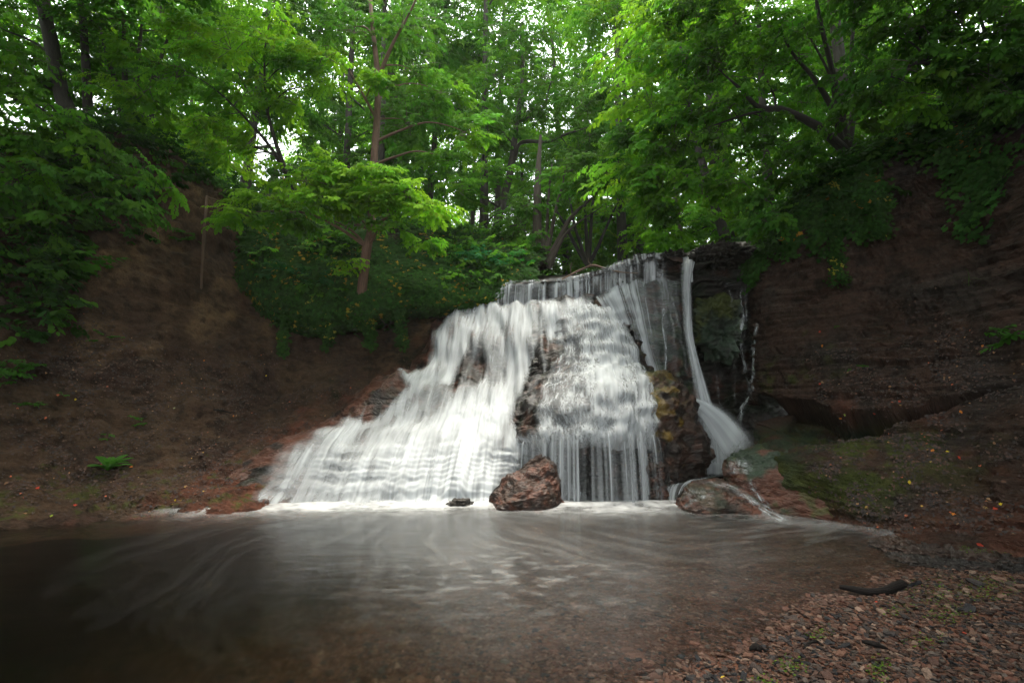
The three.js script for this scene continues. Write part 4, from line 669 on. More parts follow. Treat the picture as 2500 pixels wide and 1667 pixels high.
// tree: trunk and limbs through surveyed points, crown of clumps [px, py, distance, radius, flatness, leaves]
function tree(name, label, { stems, clumps, col, col2, leafScale = 1, kind = 0, bark = M.bark, group, seed = 1, fine = false, big = false, droop, dir, limbs = true, density = 1, flat }) {
  const r = rand(seed * 101 + 5), base = toPoint(stems[0].p[0]), t = thing(name, label, 'tree', base, group), off = base.clone().negate(), nodes = [];
  stems.forEach((s) => {
    const P = s.p.map(toPoint), g = tube(P, s.r, 9, 7, 0.12); g.translate(off.x, off.y, off.z); mesh(s.name ?? (stems.length > 1 ? 'stem' : 'trunk'), g, bark, t);
    const c = new THREE.CatmullRomCurve3(P); for (let k = 3; k <= 20; k++) nodes.push({ p: c.getPoint(k / 20), r: lerp(s.r[0], s.r[s.r.length - 1], k / 20) });
  });
  const list = [], twigs = [], lines = [];
  const make = (c, rad, n, color) => {
    clumpLeaves(list, c, rad, Math.round(n * density), color, leafScale, r, { droop, dir }, limbs ? lines : null);
    if (limbs) {
      let best = nodes[0], score = 1e9; for (const q of nodes) { const d = q.p.distanceTo(c) + Math.max(0, q.p.y - c.y + 0.3) * 0.8; if (d < score) { score = d; best = q; } }
      const rb = Math.min(best.r * 0.6, 0.012 + 0.009 * best.p.distanceTo(c) + 0.008), g = tube(arc(best.p, c, r), [rb, rb * 0.7, rb * 0.35, 0.004], 5, 4, 0.05); g.translate(off.x, off.y, off.z);
      mesh('branch', g, bark, t);
      for (const [p, q] of lines.splice(0)) twigs.push(tube(arc(p, q, r, 0.06, 2), [0.007, 0.005, 0.003], 3, 2), tube(arc(c.clone().lerp(best.p, 0.15 * r()), p, r, 0.05, 2), [0.009, 0.007, 0.006], 3, 2));
    }
  };
  for (const [px, py, d, rad, n, c2] of clumps) {
    const c = px.isVector3 ? px : at(px, py, d), R = Array.isArray(rad) ? V(...rad) : V(rad, rad * 0.6, rad); make(c, R, n, c2 ?? (r() < 0.35 && col2 ? col2 : col));
  }
  if (twigs.length) { const g = mergeGeometries(twigs); g.translate(off.x, off.y, off.z); mesh('twigs', g, M.twig, t).userData.kind = 'stuff'; }
  for (const e of list) e.m.premultiply(new THREE.Matrix4().makeTranslation(off.x, off.y, off.z));
  if (list.length) { const A = big ? BIG[0] : SPRAYS[seed % 4], B = SPRAYS[(seed + 1) % 4], F = FINE[seed % 2]; [A, B, F].forEach((g, k) => instances('crown', g, M.leaf, list.filter((_, i) => [0, 1, 0, 2, 1][Math.floor(i / 6) % 5] === k), t)); }
  return t;
}
let leafTotal = 0;

tree('hazel_tree', 'bright green leafy tree with a thin dark trunk above the left bank', {
  seed: 3, density: 0.8, leafScale: 0.9, col: GREEN.lime, col2: GREEN.hazel, bark: M.barkDark, dir: Math.PI,
  stems: [{ p: [[720, 470, 10.4], [690, 400, 10.0], [662, 312, 9.6], [652, 268, 9.5], [645, 134, 9.3], [656, 60, 9.3]], r: [0.07, 0.055, 0.04, 0.03, 0.018, 0.008] }, { p: [[720, 470, 10.4], [660, 360, 9.8], [600, 290, 9.4], [520, 215, 9.0], [430, 160, 8.8]], r: [0.05, 0.04, 0.025, 0.015, 0.006] }],
  clumps: [[650, 95, 9.2, 0.75, 150], [560, 120, 9.1, 0.7, 140], [480, 75, 9.2, 0.55, 90], [430, 190, 8.9, 0.75, 140], [350, 225, 8.7, 0.6, 100], [300, 205, 8.6, 0.4, 50], [730, 140, 9.3, 0.65, 120], [800, 140, 9.2, 0.55, 100], [820, 190, 9.1, 0.4, 60], [590, 235, 9.3, 0.75, 150], [700, 235, 9.4, 0.6, 110], [500, 290, 9.6, 0.7, 120], [400, 290, 9.8, 0.6, 100], [440, 370, 10.4, 0.6, 90], [540, 370, 10.2, 0.7, 110], [620, 330, 9.8, 0.6, 90], [330, 120, 9.3, 0.45, 60, GREEN.hazel], [690, 50, 9.6, 0.5, 70]],
});
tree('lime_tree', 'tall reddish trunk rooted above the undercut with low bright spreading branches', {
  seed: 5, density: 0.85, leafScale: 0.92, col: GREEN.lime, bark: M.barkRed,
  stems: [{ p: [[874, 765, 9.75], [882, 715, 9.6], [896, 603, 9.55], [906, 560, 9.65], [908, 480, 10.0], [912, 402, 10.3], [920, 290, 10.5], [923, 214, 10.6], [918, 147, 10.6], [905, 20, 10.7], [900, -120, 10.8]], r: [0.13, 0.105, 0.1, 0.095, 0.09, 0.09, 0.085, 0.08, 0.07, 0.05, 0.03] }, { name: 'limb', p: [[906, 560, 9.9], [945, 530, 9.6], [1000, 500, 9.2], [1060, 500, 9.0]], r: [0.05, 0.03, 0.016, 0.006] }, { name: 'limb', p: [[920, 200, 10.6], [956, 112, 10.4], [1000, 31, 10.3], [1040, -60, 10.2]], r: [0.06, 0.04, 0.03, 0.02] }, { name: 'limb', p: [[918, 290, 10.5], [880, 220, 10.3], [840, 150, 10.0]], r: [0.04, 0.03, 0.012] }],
  clumps: [[580, 520, 8.7, [0.5, 0.16, 0.4], 60], [650, 485, 8.8, [0.6, 0.2, 0.5], 100], [720, 440, 8.9, [0.6, 0.22, 0.5], 120], [790, 415, 9.0, [0.6, 0.22, 0.5], 130], [860, 425, 9.0, [0.6, 0.22, 0.5], 130], [930, 430, 9.0, [0.6, 0.22, 0.5], 130], [985, 465, 8.9, [0.5, 0.2, 0.4], 100], [1040, 510, 8.8, [0.5, 0.16, 0.4], 80], [900, 480, 8.9, [0.7, 0.22, 0.5], 130], [800, 485, 8.9, [0.6, 0.2, 0.5], 100], [720, 520, 8.8, [0.6, 0.18, 0.4], 80, GREEN.hazel], [950, 545, 9.2, [0.6, 0.16, 0.4], 70, GREEN.hazel], [1050, 590, 9.5, [0.3, 0.12, 0.3], 25, GREEN.hazel], [838, 670, 9.2, [0.28, 0.1, 0.25], 24], [850, 640, 9.2, [0.2, 0.1, 0.2], 12],  // light on the low boughs painted in: lighter leaves than the upper crown
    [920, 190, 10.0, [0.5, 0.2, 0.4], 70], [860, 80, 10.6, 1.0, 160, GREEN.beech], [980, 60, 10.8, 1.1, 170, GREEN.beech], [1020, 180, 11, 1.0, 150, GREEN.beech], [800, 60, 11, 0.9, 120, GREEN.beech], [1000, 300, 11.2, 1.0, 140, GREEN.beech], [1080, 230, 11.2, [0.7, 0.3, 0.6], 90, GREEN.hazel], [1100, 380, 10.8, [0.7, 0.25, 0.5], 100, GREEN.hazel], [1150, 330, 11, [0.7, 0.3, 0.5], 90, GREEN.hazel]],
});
tree('maple_tree', 'dark limbed tree with arching branches behind the middle of the falls', {
  seed: 7, col: GREEN.beech, col2: GREEN.hazel, bark: M.barkDark,
  stems: [{ p: [[1195, 620, 14], [1225, 500, 14], [1245, 420, 14], [1258, 330, 14], [1262, 300, 14], [1275, 200, 14.2], [1270, 60, 14.4]], r: [0.15, 0.13, 0.12, 0.1, 0.09, 0.07, 0.03] }, { name: 'limb', p: [[1255, 390, 14], [1270, 350, 13.8], [1340, 345, 13.6], [1376, 330, 13.4], [1460, 303, 13.2]], r: [0.08, 0.07, 0.05, 0.04, 0.02] }, { name: 'limb', p: [[1262, 300, 14], [1322, 268, 13.8], [1345, 200, 13.6]], r: [0.06, 0.045, 0.02] }],
  clumps: [[1280, 150, 14, 1.4, 200], [1350, 200, 13.6, 1.2, 170], [1200, 180, 13.8, 1.2, 150], [1420, 250, 13.2, 1.1, 150], [1330, 80, 14, 1.3, 160], [1230, 60, 14, 1.2, 140], [1300, 260, 13.5, 1.0, 120, GREEN.beech], [1440, 330, 13, 0.9, 110, GREEN.beech], [1180, 300, 13.2, 1.0, 120], [1390, 380, 13.6, 1.1, 100, GREEN.beech], [1480, 220, 13, 0.9, 100], [1190, 430, 12.8, [0.8, 0.3, 0.7], 100, GREEN.hazel], [1120, 470, 12.4, [0.8, 0.3, 0.7], 100, GREEN.hazel]],
});
tree('leaning_stems_tree', 'thick dark stool with several stems leaning right at the edge of the falls', {
  seed: 9, col: GREEN.hazel, col2: GREEN.dark, bark: M.bark,
  stems: [{ p: [[1318, 655, 12.6], [1312, 560, 12.6], [1313, 440, 12.7], [1320, 330, 12.8]], r: [0.22, 0.14, 0.1, 0.04] }, { p: [[1335, 650, 12.5], [1362, 590, 12.4], [1395, 530, 12.2], [1450, 480, 12]], r: [0.14, 0.08, 0.06, 0.02] }, { p: [[1328, 650, 12.5], [1345, 570, 12.5], [1365, 480, 12.4], [1385, 400, 12.3]], r: [0.1, 0.06, 0.045, 0.02] }, { p: [[1325, 650, 12.6], [1335, 560, 12.6], [1340, 470, 12.6], [1348, 400, 12.6]], r: [0.1, 0.05, 0.04, 0.02] }, { p: [[1340, 655, 12.4], [1378, 575, 12.2], [1410, 545, 12.1], [1470, 505, 12]], r: [0.08, 0.045, 0.03, 0.01] }],
  clumps: [[1440, 450, 12, [0.9, 0.35, 0.7], 110], [1380, 420, 12.3, [0.9, 0.4, 0.7], 110, GREEN.beech], [1490, 420, 12, [0.8, 0.35, 0.6], 100], [1500, 370, 12, [0.7, 0.3, 0.6], 90], [1290, 500, 12.6, [0.8, 0.4, 0.6], 70, GREEN.beech], [1260, 560, 12.4, [0.7, 0.4, 0.6], 70, GREEN.beech]],
});
tree('coppice_tree', 'clump of slim stems spreading like a fan behind the lip', {
  seed: 11, col: GREEN.lime, bark: M.barkDark,
  stems: [[1380, 549, 1330, 470], [1402, 545, 1385, 440], [1429, 513, 1430, 400], [1447, 500, 1470, 380], [1479, 558, 1530, 450]].map(([mx, my, tx, ty], i) => ({ p: [[1436, 650, 13.6], [lerp(1436, mx, 0.6), lerp(650, my, 0.55), 13.6], [mx, my, 13.6], [tx, ty, 13.6]], r: [0.075, 0.055, 0.045, 0.015] })),
  clumps: [[1480, 500, 13.8, [1, 0.5, 0.8], 70], [1420, 560, 15, [1.2, 0.6, 0.8], 90], [1540, 480, 14, [0.9, 0.5, 0.8], 90], [1380, 480, 14, [0.8, 0.4, 0.6], 60]],
});
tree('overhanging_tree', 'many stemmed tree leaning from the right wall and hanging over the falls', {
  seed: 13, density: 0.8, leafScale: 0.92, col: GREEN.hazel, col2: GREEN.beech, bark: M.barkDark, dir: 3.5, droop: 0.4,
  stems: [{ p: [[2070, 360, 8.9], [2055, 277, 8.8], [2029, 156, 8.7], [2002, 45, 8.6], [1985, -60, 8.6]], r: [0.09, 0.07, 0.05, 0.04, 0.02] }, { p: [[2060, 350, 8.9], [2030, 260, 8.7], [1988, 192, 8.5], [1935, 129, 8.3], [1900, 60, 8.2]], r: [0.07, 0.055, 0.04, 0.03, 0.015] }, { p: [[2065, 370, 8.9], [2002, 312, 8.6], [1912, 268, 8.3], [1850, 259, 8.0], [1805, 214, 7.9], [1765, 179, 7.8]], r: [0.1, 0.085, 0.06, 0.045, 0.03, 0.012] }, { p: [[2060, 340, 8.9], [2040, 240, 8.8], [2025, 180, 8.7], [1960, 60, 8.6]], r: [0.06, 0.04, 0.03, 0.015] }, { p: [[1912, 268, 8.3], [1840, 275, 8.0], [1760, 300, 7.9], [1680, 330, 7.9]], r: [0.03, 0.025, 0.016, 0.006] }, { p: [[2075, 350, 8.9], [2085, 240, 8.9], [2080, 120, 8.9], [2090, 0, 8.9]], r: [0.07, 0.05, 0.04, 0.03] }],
  clumps: [[1620, 60, 8.6, 0.8, 150, GREEN.lime], [1700, 40, 8.4, 0.8, 150], [1790, 60, 8.3, 0.8, 140], [1880, 70, 8.4, 0.8, 130], [1560, 150, 8.8, 0.8, 150, GREEN.lime], [1660, 150, 8.2, 0.8, 150], [1760, 150, 8.0, 0.8, 140], [1860, 170, 8.2, 0.8, 120], [1950, 130, 8.5, 0.8, 110], [1580, 250, 8.6, 0.75, 140, GREEN.lime], [1680, 250, 8.1, 0.75, 140], [1780, 260, 8.0, 0.75, 130], [1880, 300, 8.3, 0.7, 100], [1560, 330, 8.6, 0.6, 110], [1640, 340, 8.2, 0.7, 130], [1740, 350, 8.0, 0.7, 120], [1840, 370, 8.2, 0.6, 100], [1540, 420, 8.6, 0.6, 110, GREEN.lime], [1620, 430, 8.3, 0.65, 120], [1710, 440, 8.2, 0.65, 110], [1800, 440, 8.3, 0.55, 90], [1580, 500, 8.6, 0.5, 80], [1660, 510, 8.5, 0.5, 70], [1620, 560, 8.8, 0.4, 50], [1930, 410, 8.2, [0.5, 0.3, 0.4], 70, GREEN.beech], [1990, 380, 8.2, [0.4, 0.25, 0.4], 50, GREEN.beech], [1880, 490, 7.6, [0.45, 0.16, 0.4], 60, GREEN.beech], [1900, 530, 7.5, [0.35, 0.14, 0.3], 36, GREEN.beech], [1870, 548, 7.5, [0.25, 0.1, 0.2], 16, GREEN.beech], [2030, 200, 8.8, 0.6, 70, GREEN.beech], [2010, 50, 8.8, 0.7, 90, GREEN.beech]],  // lit left side painted in by lighter leaf colour on those clumps
});
tree('bank_edge_tree', 'dark leaning trunk behind the leaves right of the slot fall', { seed: 15, col: GREEN.hazel, col2: GREEN.lime, bark: M.barkDark, stems: [{ p: [[1772, 585, 10.8], [1760, 545, 10.8], [1740, 490, 10.8], [1720, 420, 10.9], [1690, 300, 11], [1660, 100, 11.3]], r: [0.14, 0.12, 0.11, 0.1, 0.08, 0.04] }], clumps: [[1700, 540, 10.9, 0.6, 70], [1640, 590, 11.5, 0.7, 80], [1720, 590, 11.4, 0.5, 50], [1650, 200, 11.5, 1.2, 140], [1600, 60, 11.6, 1.2, 140], [1730, 100, 11.5, 1.2, 120]] });
tree('upright_tree', 'upright dark trunk on the right rim behind hanging leaves', { seed: 17, col: GREEN.hazel, bark: M.barkDark, stems: [{ p: [[1880, 600, 10.2], [1877, 469, 10.2], [1868, 366, 10.2], [1860, 200, 10.3], [1850, 0, 10.5]], r: [0.13, 0.11, 0.1, 0.08, 0.05] }], clumps: [[1880, 200, 10.6, 1.1, 130], [1960, 250, 10.8, 1.0, 110], [1830, 60, 10.8, 1.1, 120], [1940, 60, 10.8, 1.1, 110], [1820, 500, 10.8, 0.6, 60], [1930, 350, 10.6, 0.7, 70], [1850, 560, 10.3, 0.4, 40, GREEN.beech]] });
tree('sapling', 'thin pale trunk standing at the lip beside the slot fall', { seed: 19, col: GREEN.lime, bark: M.bark, stems: [{ p: [[1666, 640, 11.5], [1664, 590, 11.5], [1655, 500, 11.6], [1640, 400, 11.8]], r: [0.07, 0.06, 0.05, 0.02] }], clumps: [[1620, 480, 11.8, 0.8, 80], [1680, 430, 11.8, 0.8, 80], [1570, 560, 12.2, 0.7, 70]] });
tree('dark_rim_tree', 'black trunk in the shade at the top left corner', { seed: 21, col: GREEN.beech, col2: GREEN.hazel, bark: M.barkDark, stems: [{ p: [[190, 330, 9.4], [150, 230, 9.4], [125, 112, 9.4], [100, -20, 9.5], [80, -200, 9.6]], r: [0.18, 0.15, 0.14, 0.12, 0.09] }, { p: [[215, 330, 9.6], [212, 230, 9.6], [205, 100, 9.7], [190, -60, 9.8]], r: [0.12, 0.09, 0.08, 0.06] }], clumps: [[60, 60, 9.4, 1.1, 130], [200, 60, 9.8, 1.1, 130], [310, 50, 10, 1.0, 120], [130, 180, 9.4, 0.9, 90], [20, 180, 9, 0.9, 100], [250, 160, 10.2, 0.8, 90], [-120, 40, 8.6, 1.4, 160], [150, -120, 9.2, 1.5, 200], [-100, -160, 8, 1.6, 200]] });
tree('rim_coppice', 'dark clump of stems on the rim of the left bank', { seed: 23, col: GREEN.beech, bark: M.barkDark, stems: [[286, 223, 240, 60], [305, 210, 300, 50], [330, 215, 345, 60], [357, 240, 410, 90]].map(([mx, my, tx, ty]) => ({ p: [[322, 350, 9.8], [mx, my, 9.9], [tx, ty, 10]], r: [0.1, 0.06, 0.03] })), clumps: [[250, 280, 10.4, 0.7, 60], [380, 200, 10.6, 0.8, 70], [300, 120, 10.4, 0.9, 80], [440, 110, 10.8, 0.9, 80]] });
tree('drooping_tree', 'dark drooping boughs hanging over the left bank', { seed: 25, density: 0.72, leafScale: 0.8, col: GREEN.beech, col2: GREEN.hazel, bark: M.barkDark, dir: -0.5, droop: 0.45,
  stems: [{ p: [V(-10.5, 6.0, -4.6), V(-9.9, 7.5, -4.8), V(-9.4, 9.5, -5.0), V(-9, 11.5, -5)], r: [0.2, 0.17, 0.13, 0.06] }, { name: 'limb', p: [V(-10.1, 7.0, -4.8), [30, 230, 6.6], [130, 290, 6.9], [250, 370, 7.2], [350, 410, 7.4]], r: [0.08, 0.06, 0.04, 0.025, 0.008] }],
  clumps: [[20, 200, 6.4, 0.7, 110], [110, 250, 6.6, 0.65, 100], [40, 310, 6.4, 0.65, 100], [160, 330, 6.8, 0.6, 100], [250, 380, 7.0, 0.55, 90], [330, 430, 7.2, [0.5, 0.2, 0.4], 70], [400, 465, 7.3, [0.35, 0.14, 0.3], 40], [120, 420, 6.6, 0.6, 90], [30, 440, 6.2, 0.6, 90], [220, 470, 6.9, 0.55, 80], [300, 520, 7.1, 0.5, 60], [100, 540, 6.6, 0.5, 50], [-150, 300, 6, 0.9, 120], [-150, 100, 6, 1.1, 140],
    [V(-8, 9.5, -4), 0, 0, 1.6, 200], [V(-7, 10.5, -6), 0, 0, 1.6, 180], [V(-8, 9, -1.5), 0, 0, 1.8, 200], [V(-6, 10.8, -3), 0, 0, 1.5, 150], [V(-9, 7.5, -2.5), 0, 0, 1.5, 180]] });
tree('long_leaved_tree', 'dark branches with long leaves reaching in above the right wall', { seed: 27, leafScale: 0.8, col: GREEN.beech, col2: GREEN.hazel, bark: M.barkDark, dir: 3.6, droop: 0.5, big: true,
  stems: [{ p: [V(8.4, 7.6, -4.0), V(7.8, 9, -4.4), V(7.2, 11, -4.6), V(6.6, 13, -4.6)], r: [0.2, 0.17, 0.12, 0.05] }, { name: 'limb', p: [V(8.0, 8.4, -4.2), [2500, 40, 6.2], [2350, 110, 6.2], [2200, 170, 6.3], [2050, 260, 6.6]], r: [0.08, 0.06, 0.04, 0.02, 0.006] }],
  clumps: [[2450, 60, 5.8, 0.6, 70], [2350, 60, 6.0, 0.65, 80], [2250, 60, 6.2, 0.65, 80], [2150, 70, 6.6, 0.6, 80], [2420, 150, 5.8, 0.5, 60], [2320, 160, 6.0, 0.5, 60], [2220, 170, 6.2, 0.5, 60], [2120, 190, 6.5, 0.5, 60], [2380, 210, 5.9, [0.3, 0.15, 0.3], 20], [2260, 230, 6.2, [0.4, 0.18, 0.3], 30], [2150, 250, 6.4, [0.4, 0.2, 0.3], 34], [2060, 290, 6.8, [0.35, 0.2, 0.3], 30], [2480, 230, 5.6, 0.4, 36], [2250, -30, 6.2, 0.7, 80], [2140, -20, 6.6, 0.7, 80], [2380, -30, 6, 0.7, 80],
    [V(6.5, 9, -3.5), 0, 0, 1.5, 170], [V(7, 9, -1), 0, 0, 1.8, 200], [V(5.6, 9.6, -5.4), 0, 0, 1.3, 150], [V(7.5, 7.6, -3), 0, 0, 1.4, 150]] });

// unseen trees added over both banks and behind the camera to shade the sides
[[-9.5, 8, -1.5, -8.2, 10.5, -1], [-9, 7, 2.5, -7.2, 11, 2], [-8, 6.5, 6, -5, 11, 5.5], [9.2, 8, -0.5, 7.6, 11, -0.5], [9, 7, 3.5, 6.6, 11, 3], [7, 6, 7, 4, 11, 6.5], [0, 3, 10, -0.5, 10, 9.5], [-4, 4, 10, -3, 11, 9], [-9.8, 7, -2, -4.2, 11.4, -1.2], [9.4, 7, -2, 4.6, 11.4, -1], [-8.5, 6, 4, -2.6, 11.6, 3], [8.6, 6, 4.4, 2.4, 11.6, 3.2], [-10.6, 7, -4.4, -7.4, 11.8, -4.6], [9.6, 7.6, -4.4, 7, 12, -4.2], [-11.4, 7, -6.6, -8.4, 12.3, -5.2], [-12, 7.4, -8.4, -10, 12.8, -7.4], [10.4, 8, -6.4, 7.2, 12.6, -5.8], [-11, 7, -3.4, -6.4, 12.4, -3.0], [10.2, 8, -3, 6, 12.4, -3], [-11.6, 7, -4, -4.6, 12.2, -3.2], [-11.8, 7, -5.6, -6.0, 13.4, -5.2], [10.8, 8, -5, 5.2, 12.8, -4.2]].forEach(([x, y, z, tx, ty, tz], i) => {
  const r = rand(900 + i), cl = []; for (let k = 0; k < 11; k++) cl.push([V(tx + (r() - 0.5) * 5.5, ty + (r() - 0.4) * 4, tz + (r() - 0.5) * 5), 0, 0, [1.8, 0.9, 1.8], 150]);
  tree('added_shade_tree', 'unseen tree added beyond the picture to shade the gorge', { seed: 70 + i, col: GREEN.beech, leafScale: 1.7, bark: M.barkDark, limbs: false, group: 'unseen trees added for shade', stems: [{ p: [V(x, y - 1, z), V(lerp(x, tx, 0.3), lerp(y, ty, 0.5), lerp(z, tz, 0.3)), V(tx, ty + 1, tz)], r: [0.22, 0.18, 0.06] }], clumps: cl });
});

// wood behind: each tree with its own trunk and crown, nearer ones larger in view
{
  const r = rand(555), spots = [[-14, -16], [-11.5, -18], [-9.5, -15], [-8, -20], [-6.4, -16.5], [-5, -21], [-3.6, -17.5], [-2.2, -23], [-0.8, -19], [0.8, -24], [2.4, -18.5], [3.6, -23], [5.2, -17.5], [6.6, -21.5], [8.2, -16], [10, -19.5], [12, -15], [14.5, -18], [-17, -22], [18, -22], [-12, -27], [-6, -29], [0, -31], [6, -29], [12, -27], [-3, -35], [4, -36], [10, -36], [-10, -36], [-15, -32], [16, -31], [-7.5, -24], [2, -28], [8.5, -25], [-1, -15.5], [3.9, -15.5], [-4.6, -15], [7, -14.5], [9.5, -11.8], [11.8, -9.5], [13.2, -7.2], [12.5, -12.5], [-11.2, -13], [-14, -10.5], [-16, -40], [-9, -43], [-3, -42], [3, -44], [9, -42], [16, -41]];
  spots.forEach(([x, z], i) => {
    const y = 4.4 + 0.25 * Math.abs(x - 1), H = (Math.abs(x - 1) < 9 ? 14 : 11) + 6 * r(), lean = (r() - 0.5) * 1.6, cl = [], mid = Math.abs(x - 1) < 7;
    const kind = r(), col = kind < 0.4 ? GREEN.lime : kind < 0.75 ? GREEN.hazel : GREEN.beech;   // lime, hazel and beech mixed through the wood
    for (let k = 0; k < 17; k++) { const t = 0.08 + 0.95 * (k + r()) / 17, w = 2.1 * Math.sin(Math.PI * clamp(t * 0.8 + 0.2, 0, 1)) + 0.5; cl.push([V(x + lean * t + (r() - 0.5) * 2 * w, y + H * t, z + (r() - 0.5) * 2 * w), 0, 0, [1.35, 0.8, 1.35], 92]); }
    tree('wood_tree', mid ? 'green tree of the wood behind the lip of the falls' : x < 0 ? 'tree of the wood behind the left rim' : 'tree of the wood behind the right rim', {
      seed: 40 + i, col, col2: GREEN.beech, leafScale: 1.5, bark: M.barkDark, group: mid ? 'trees of the wood behind the falls' : x < 0 ? 'trees behind the left rim' : 'trees behind the right rim',
      stems: [{ p: [V(x, y - 0.5, z), V(x + lean * 0.3, y + H * 0.3, z), V(x + lean * 0.6, y + H * 0.65, z), V(x + lean, y + H, z)], r: [0.16 + 0.1 * r(), 0.14, 0.09, 0.03] }], clumps: cl,
    });
  });
}
// ------------------------------------------------------------------ ivy, undergrowth, litter and small plants
const IVY = [1, 2, 3].map((k) => {   // a hand of ivy leaves lying against the ground
  const r = rand(k * 31), parts = [], shape = [[0, 0], [0.1, 0.32], [0.42, 0.5], [0.5, 0.24], [1, 0], [0.5, -0.24], [0.42, -0.5], [0.1, -0.32]];
  for (let i = 0; i < 9; i++) {
    const s = 0.05 + 0.03 * r(), p = [0.4 * s, 0.008, 0], idx = []; for (const [x, z] of shape) p.push(x * s, 0, z * s); for (let j = 1; j <= 8; j++) idx.push(0, j, j % 8 + 1);
    const g = new THREE.BufferGeometry(); g.setAttribute('position', new THREE.Float32BufferAttribute(p, 3)); g.setIndex(idx); g.computeVertexNormals();
    const a = r() * 6.28, d = 0.13 * Math.sqrt(r()); g.applyMatrix4(new THREE.Matrix4().makeRotationFromEuler(new THREE.Euler((r() - 0.5) * 0.9, r() * 6.28, (r() - 0.5) * 0.9)).setPosition(Math.cos(a) * d, 0.015 + 0.03 * r(), Math.sin(a) * d)); parts.push(g);
  }
  return mergeGeometries(parts);
});
const UP = V(0, 1, 0);
function scatter(S, lift, n, seed, mask, make) {
  const r = rand(seed); let out = 0;
  for (let i = 0; i < n * 6 && out < n; i++) { const u = r(), v = r(), w = mask(u, v, r); if (r() > w) continue; const p = S.pos(u, v), nn = S.normal(u, v); p.addScaledVector(nn, lift(p, u, v, nn)); if (make(p, nn, r, u, v) !== false) out++; }
}
const lay = (p, n, r, s, off = 0.01) => new THREE.Matrix4().compose(p.clone().addScaledVector(n, off), new THREE.Quaternion().setFromUnitVectors(UP, n).multiply(new THREE.Quaternion().setFromAxisAngle(UP, r() * 6.28)), V(s, s, s));
const tinted = (c, r, k = 0.5) => { const v = 1 - k / 2 + k * r(), w = (r() - 0.5) * 0.2; return new THREE.Color(c[0] * v * (1 + w), c[1] * v, c[2] * v * (1 - w)); };

// ivy on the slope left of the lip
const ivyParent = thing('ivy_carpet', 'carpet of ivy with yellowing leaves on the slope beside the falls', 'ivy', V(0, 0, 0)); ivyParent.userData.kind = 'stuff';
for (const k of [0, 1, 2]) { const list = []; scatter(ivyS, ivyLift, 3400, 61 + k, (u, v) => (fbm(u * 7, v * 5, 3, 3) > -0.22 ? 1 : 0.1) * ss(v, 0.1, 0.16), (p, n, r) => { list.push({ m: lay(p, n, r, 0.9 + 0.6 * r(), 0.02 + 0.06 * r()), c: tinted(r() < 0.05 ? [0.3, 0.22, 0.02] : r() < 0.3 ? GREEN.dark : GREEN.ivy, r, 0.8) }); }); instances('ivy', IVY[k], M.leaf, list, ivyParent); }
// ivy strands hanging under the shelf and down the right wall
const strands = (name, label, runs, seed) => {
  const t = thing(name, label, 'ivy', V(0, 0, 0)), list = [], r = rand(seed); t.userData.kind = 'stuff';
  for (const [pts, n, wide] of runs) { const c = new THREE.CatmullRomCurve3(pts.map(toPoint)); for (let i = 0; i < n; i++) { const p = c.getPoint(r()).add(V((r() - 0.5) * wide, (r() - 0.5) * 0.1, (r() - 0.5) * wide * 0.5)); list.push({ m: lay(p, V((r() - 0.5) * 0.8, 0.35, 1).normalize(), r, 0.6 + 0.5 * r()), c: tinted(r() < 0.06 ? [0.25, 0.25, 0.03] : GREEN.ivy, r, 0.9) }); } }
  instances('ivy', IVY[seed % 3], M.leaf, list, t); return t;
};
strands('hanging_ivy', 'ivy trailing from the undercut shelf into the hollow', [[[[700, 730, 9.4], [695, 800, 9.5], [690, 870, 9.4]], 60, 0.12], [[[805, 740, 9.4], [802, 800, 9.5], [800, 850, 9.6]], 50, 0.15], [[[905, 750, 9.5], [903, 810, 9.6], [905, 850, 9.7]], 60, 0.12], [[[975, 740, 9.7], [978, 800, 9.8], [985, 850, 9.8]], 70, 0.14], [[[740, 740, 9.4], [770, 810, 9.5]], 70, 0.4], [[[850, 760, 9.5], [900, 800, 9.6]], 60, 0.4]], 4);

// the wall top on the right and its trailing ivy
const wallIvy = thing('wall_ivy', 'dark ivy and creepers hanging over the top of the right wall', 'ivy', V(0, 0, 0)); wallIvy.userData.kind = 'stuff';
for (const k of [0, 1]) { const list = []; scatter(wallS, wallLift, 3600, 161 + k, (u, v) => { const hang = 0.8 + 0.07 * n3(u * 9, 1, 1) + 0.06 * n3(u * 26, 2, 1); return ss(v, hang, hang + 0.1) * (n3(u * 22, v * 10, 6) > -0.3 ? 1 : 0.15); }, (p, n, r) => { list.push({ m: lay(p, n, r, 0.9 + 0.6 * r(), 0.02 + 0.08 * r()), c: tinted(r() < 0.012 ? [0.4, 0.2, 0.02] : r() < 0.5 ? GREEN.ivy : GREEN.dark, r, 0.9) }); }); instances('ivy', IVY[k], M.leaf, list, wallIvy); }
strands('trailing_ivy', 'long strand of ivy trailing down the right wall', [[[[2050, 430, 8.0], [2046, 520, 7.9], [2046, 600, 7.75], [2044, 700, 7.55]], 200, 0.26], [[[2155, 470, 7.2], [2150, 540, 7.15], [2148, 580, 7.1]], 70, 0.16]], 5);

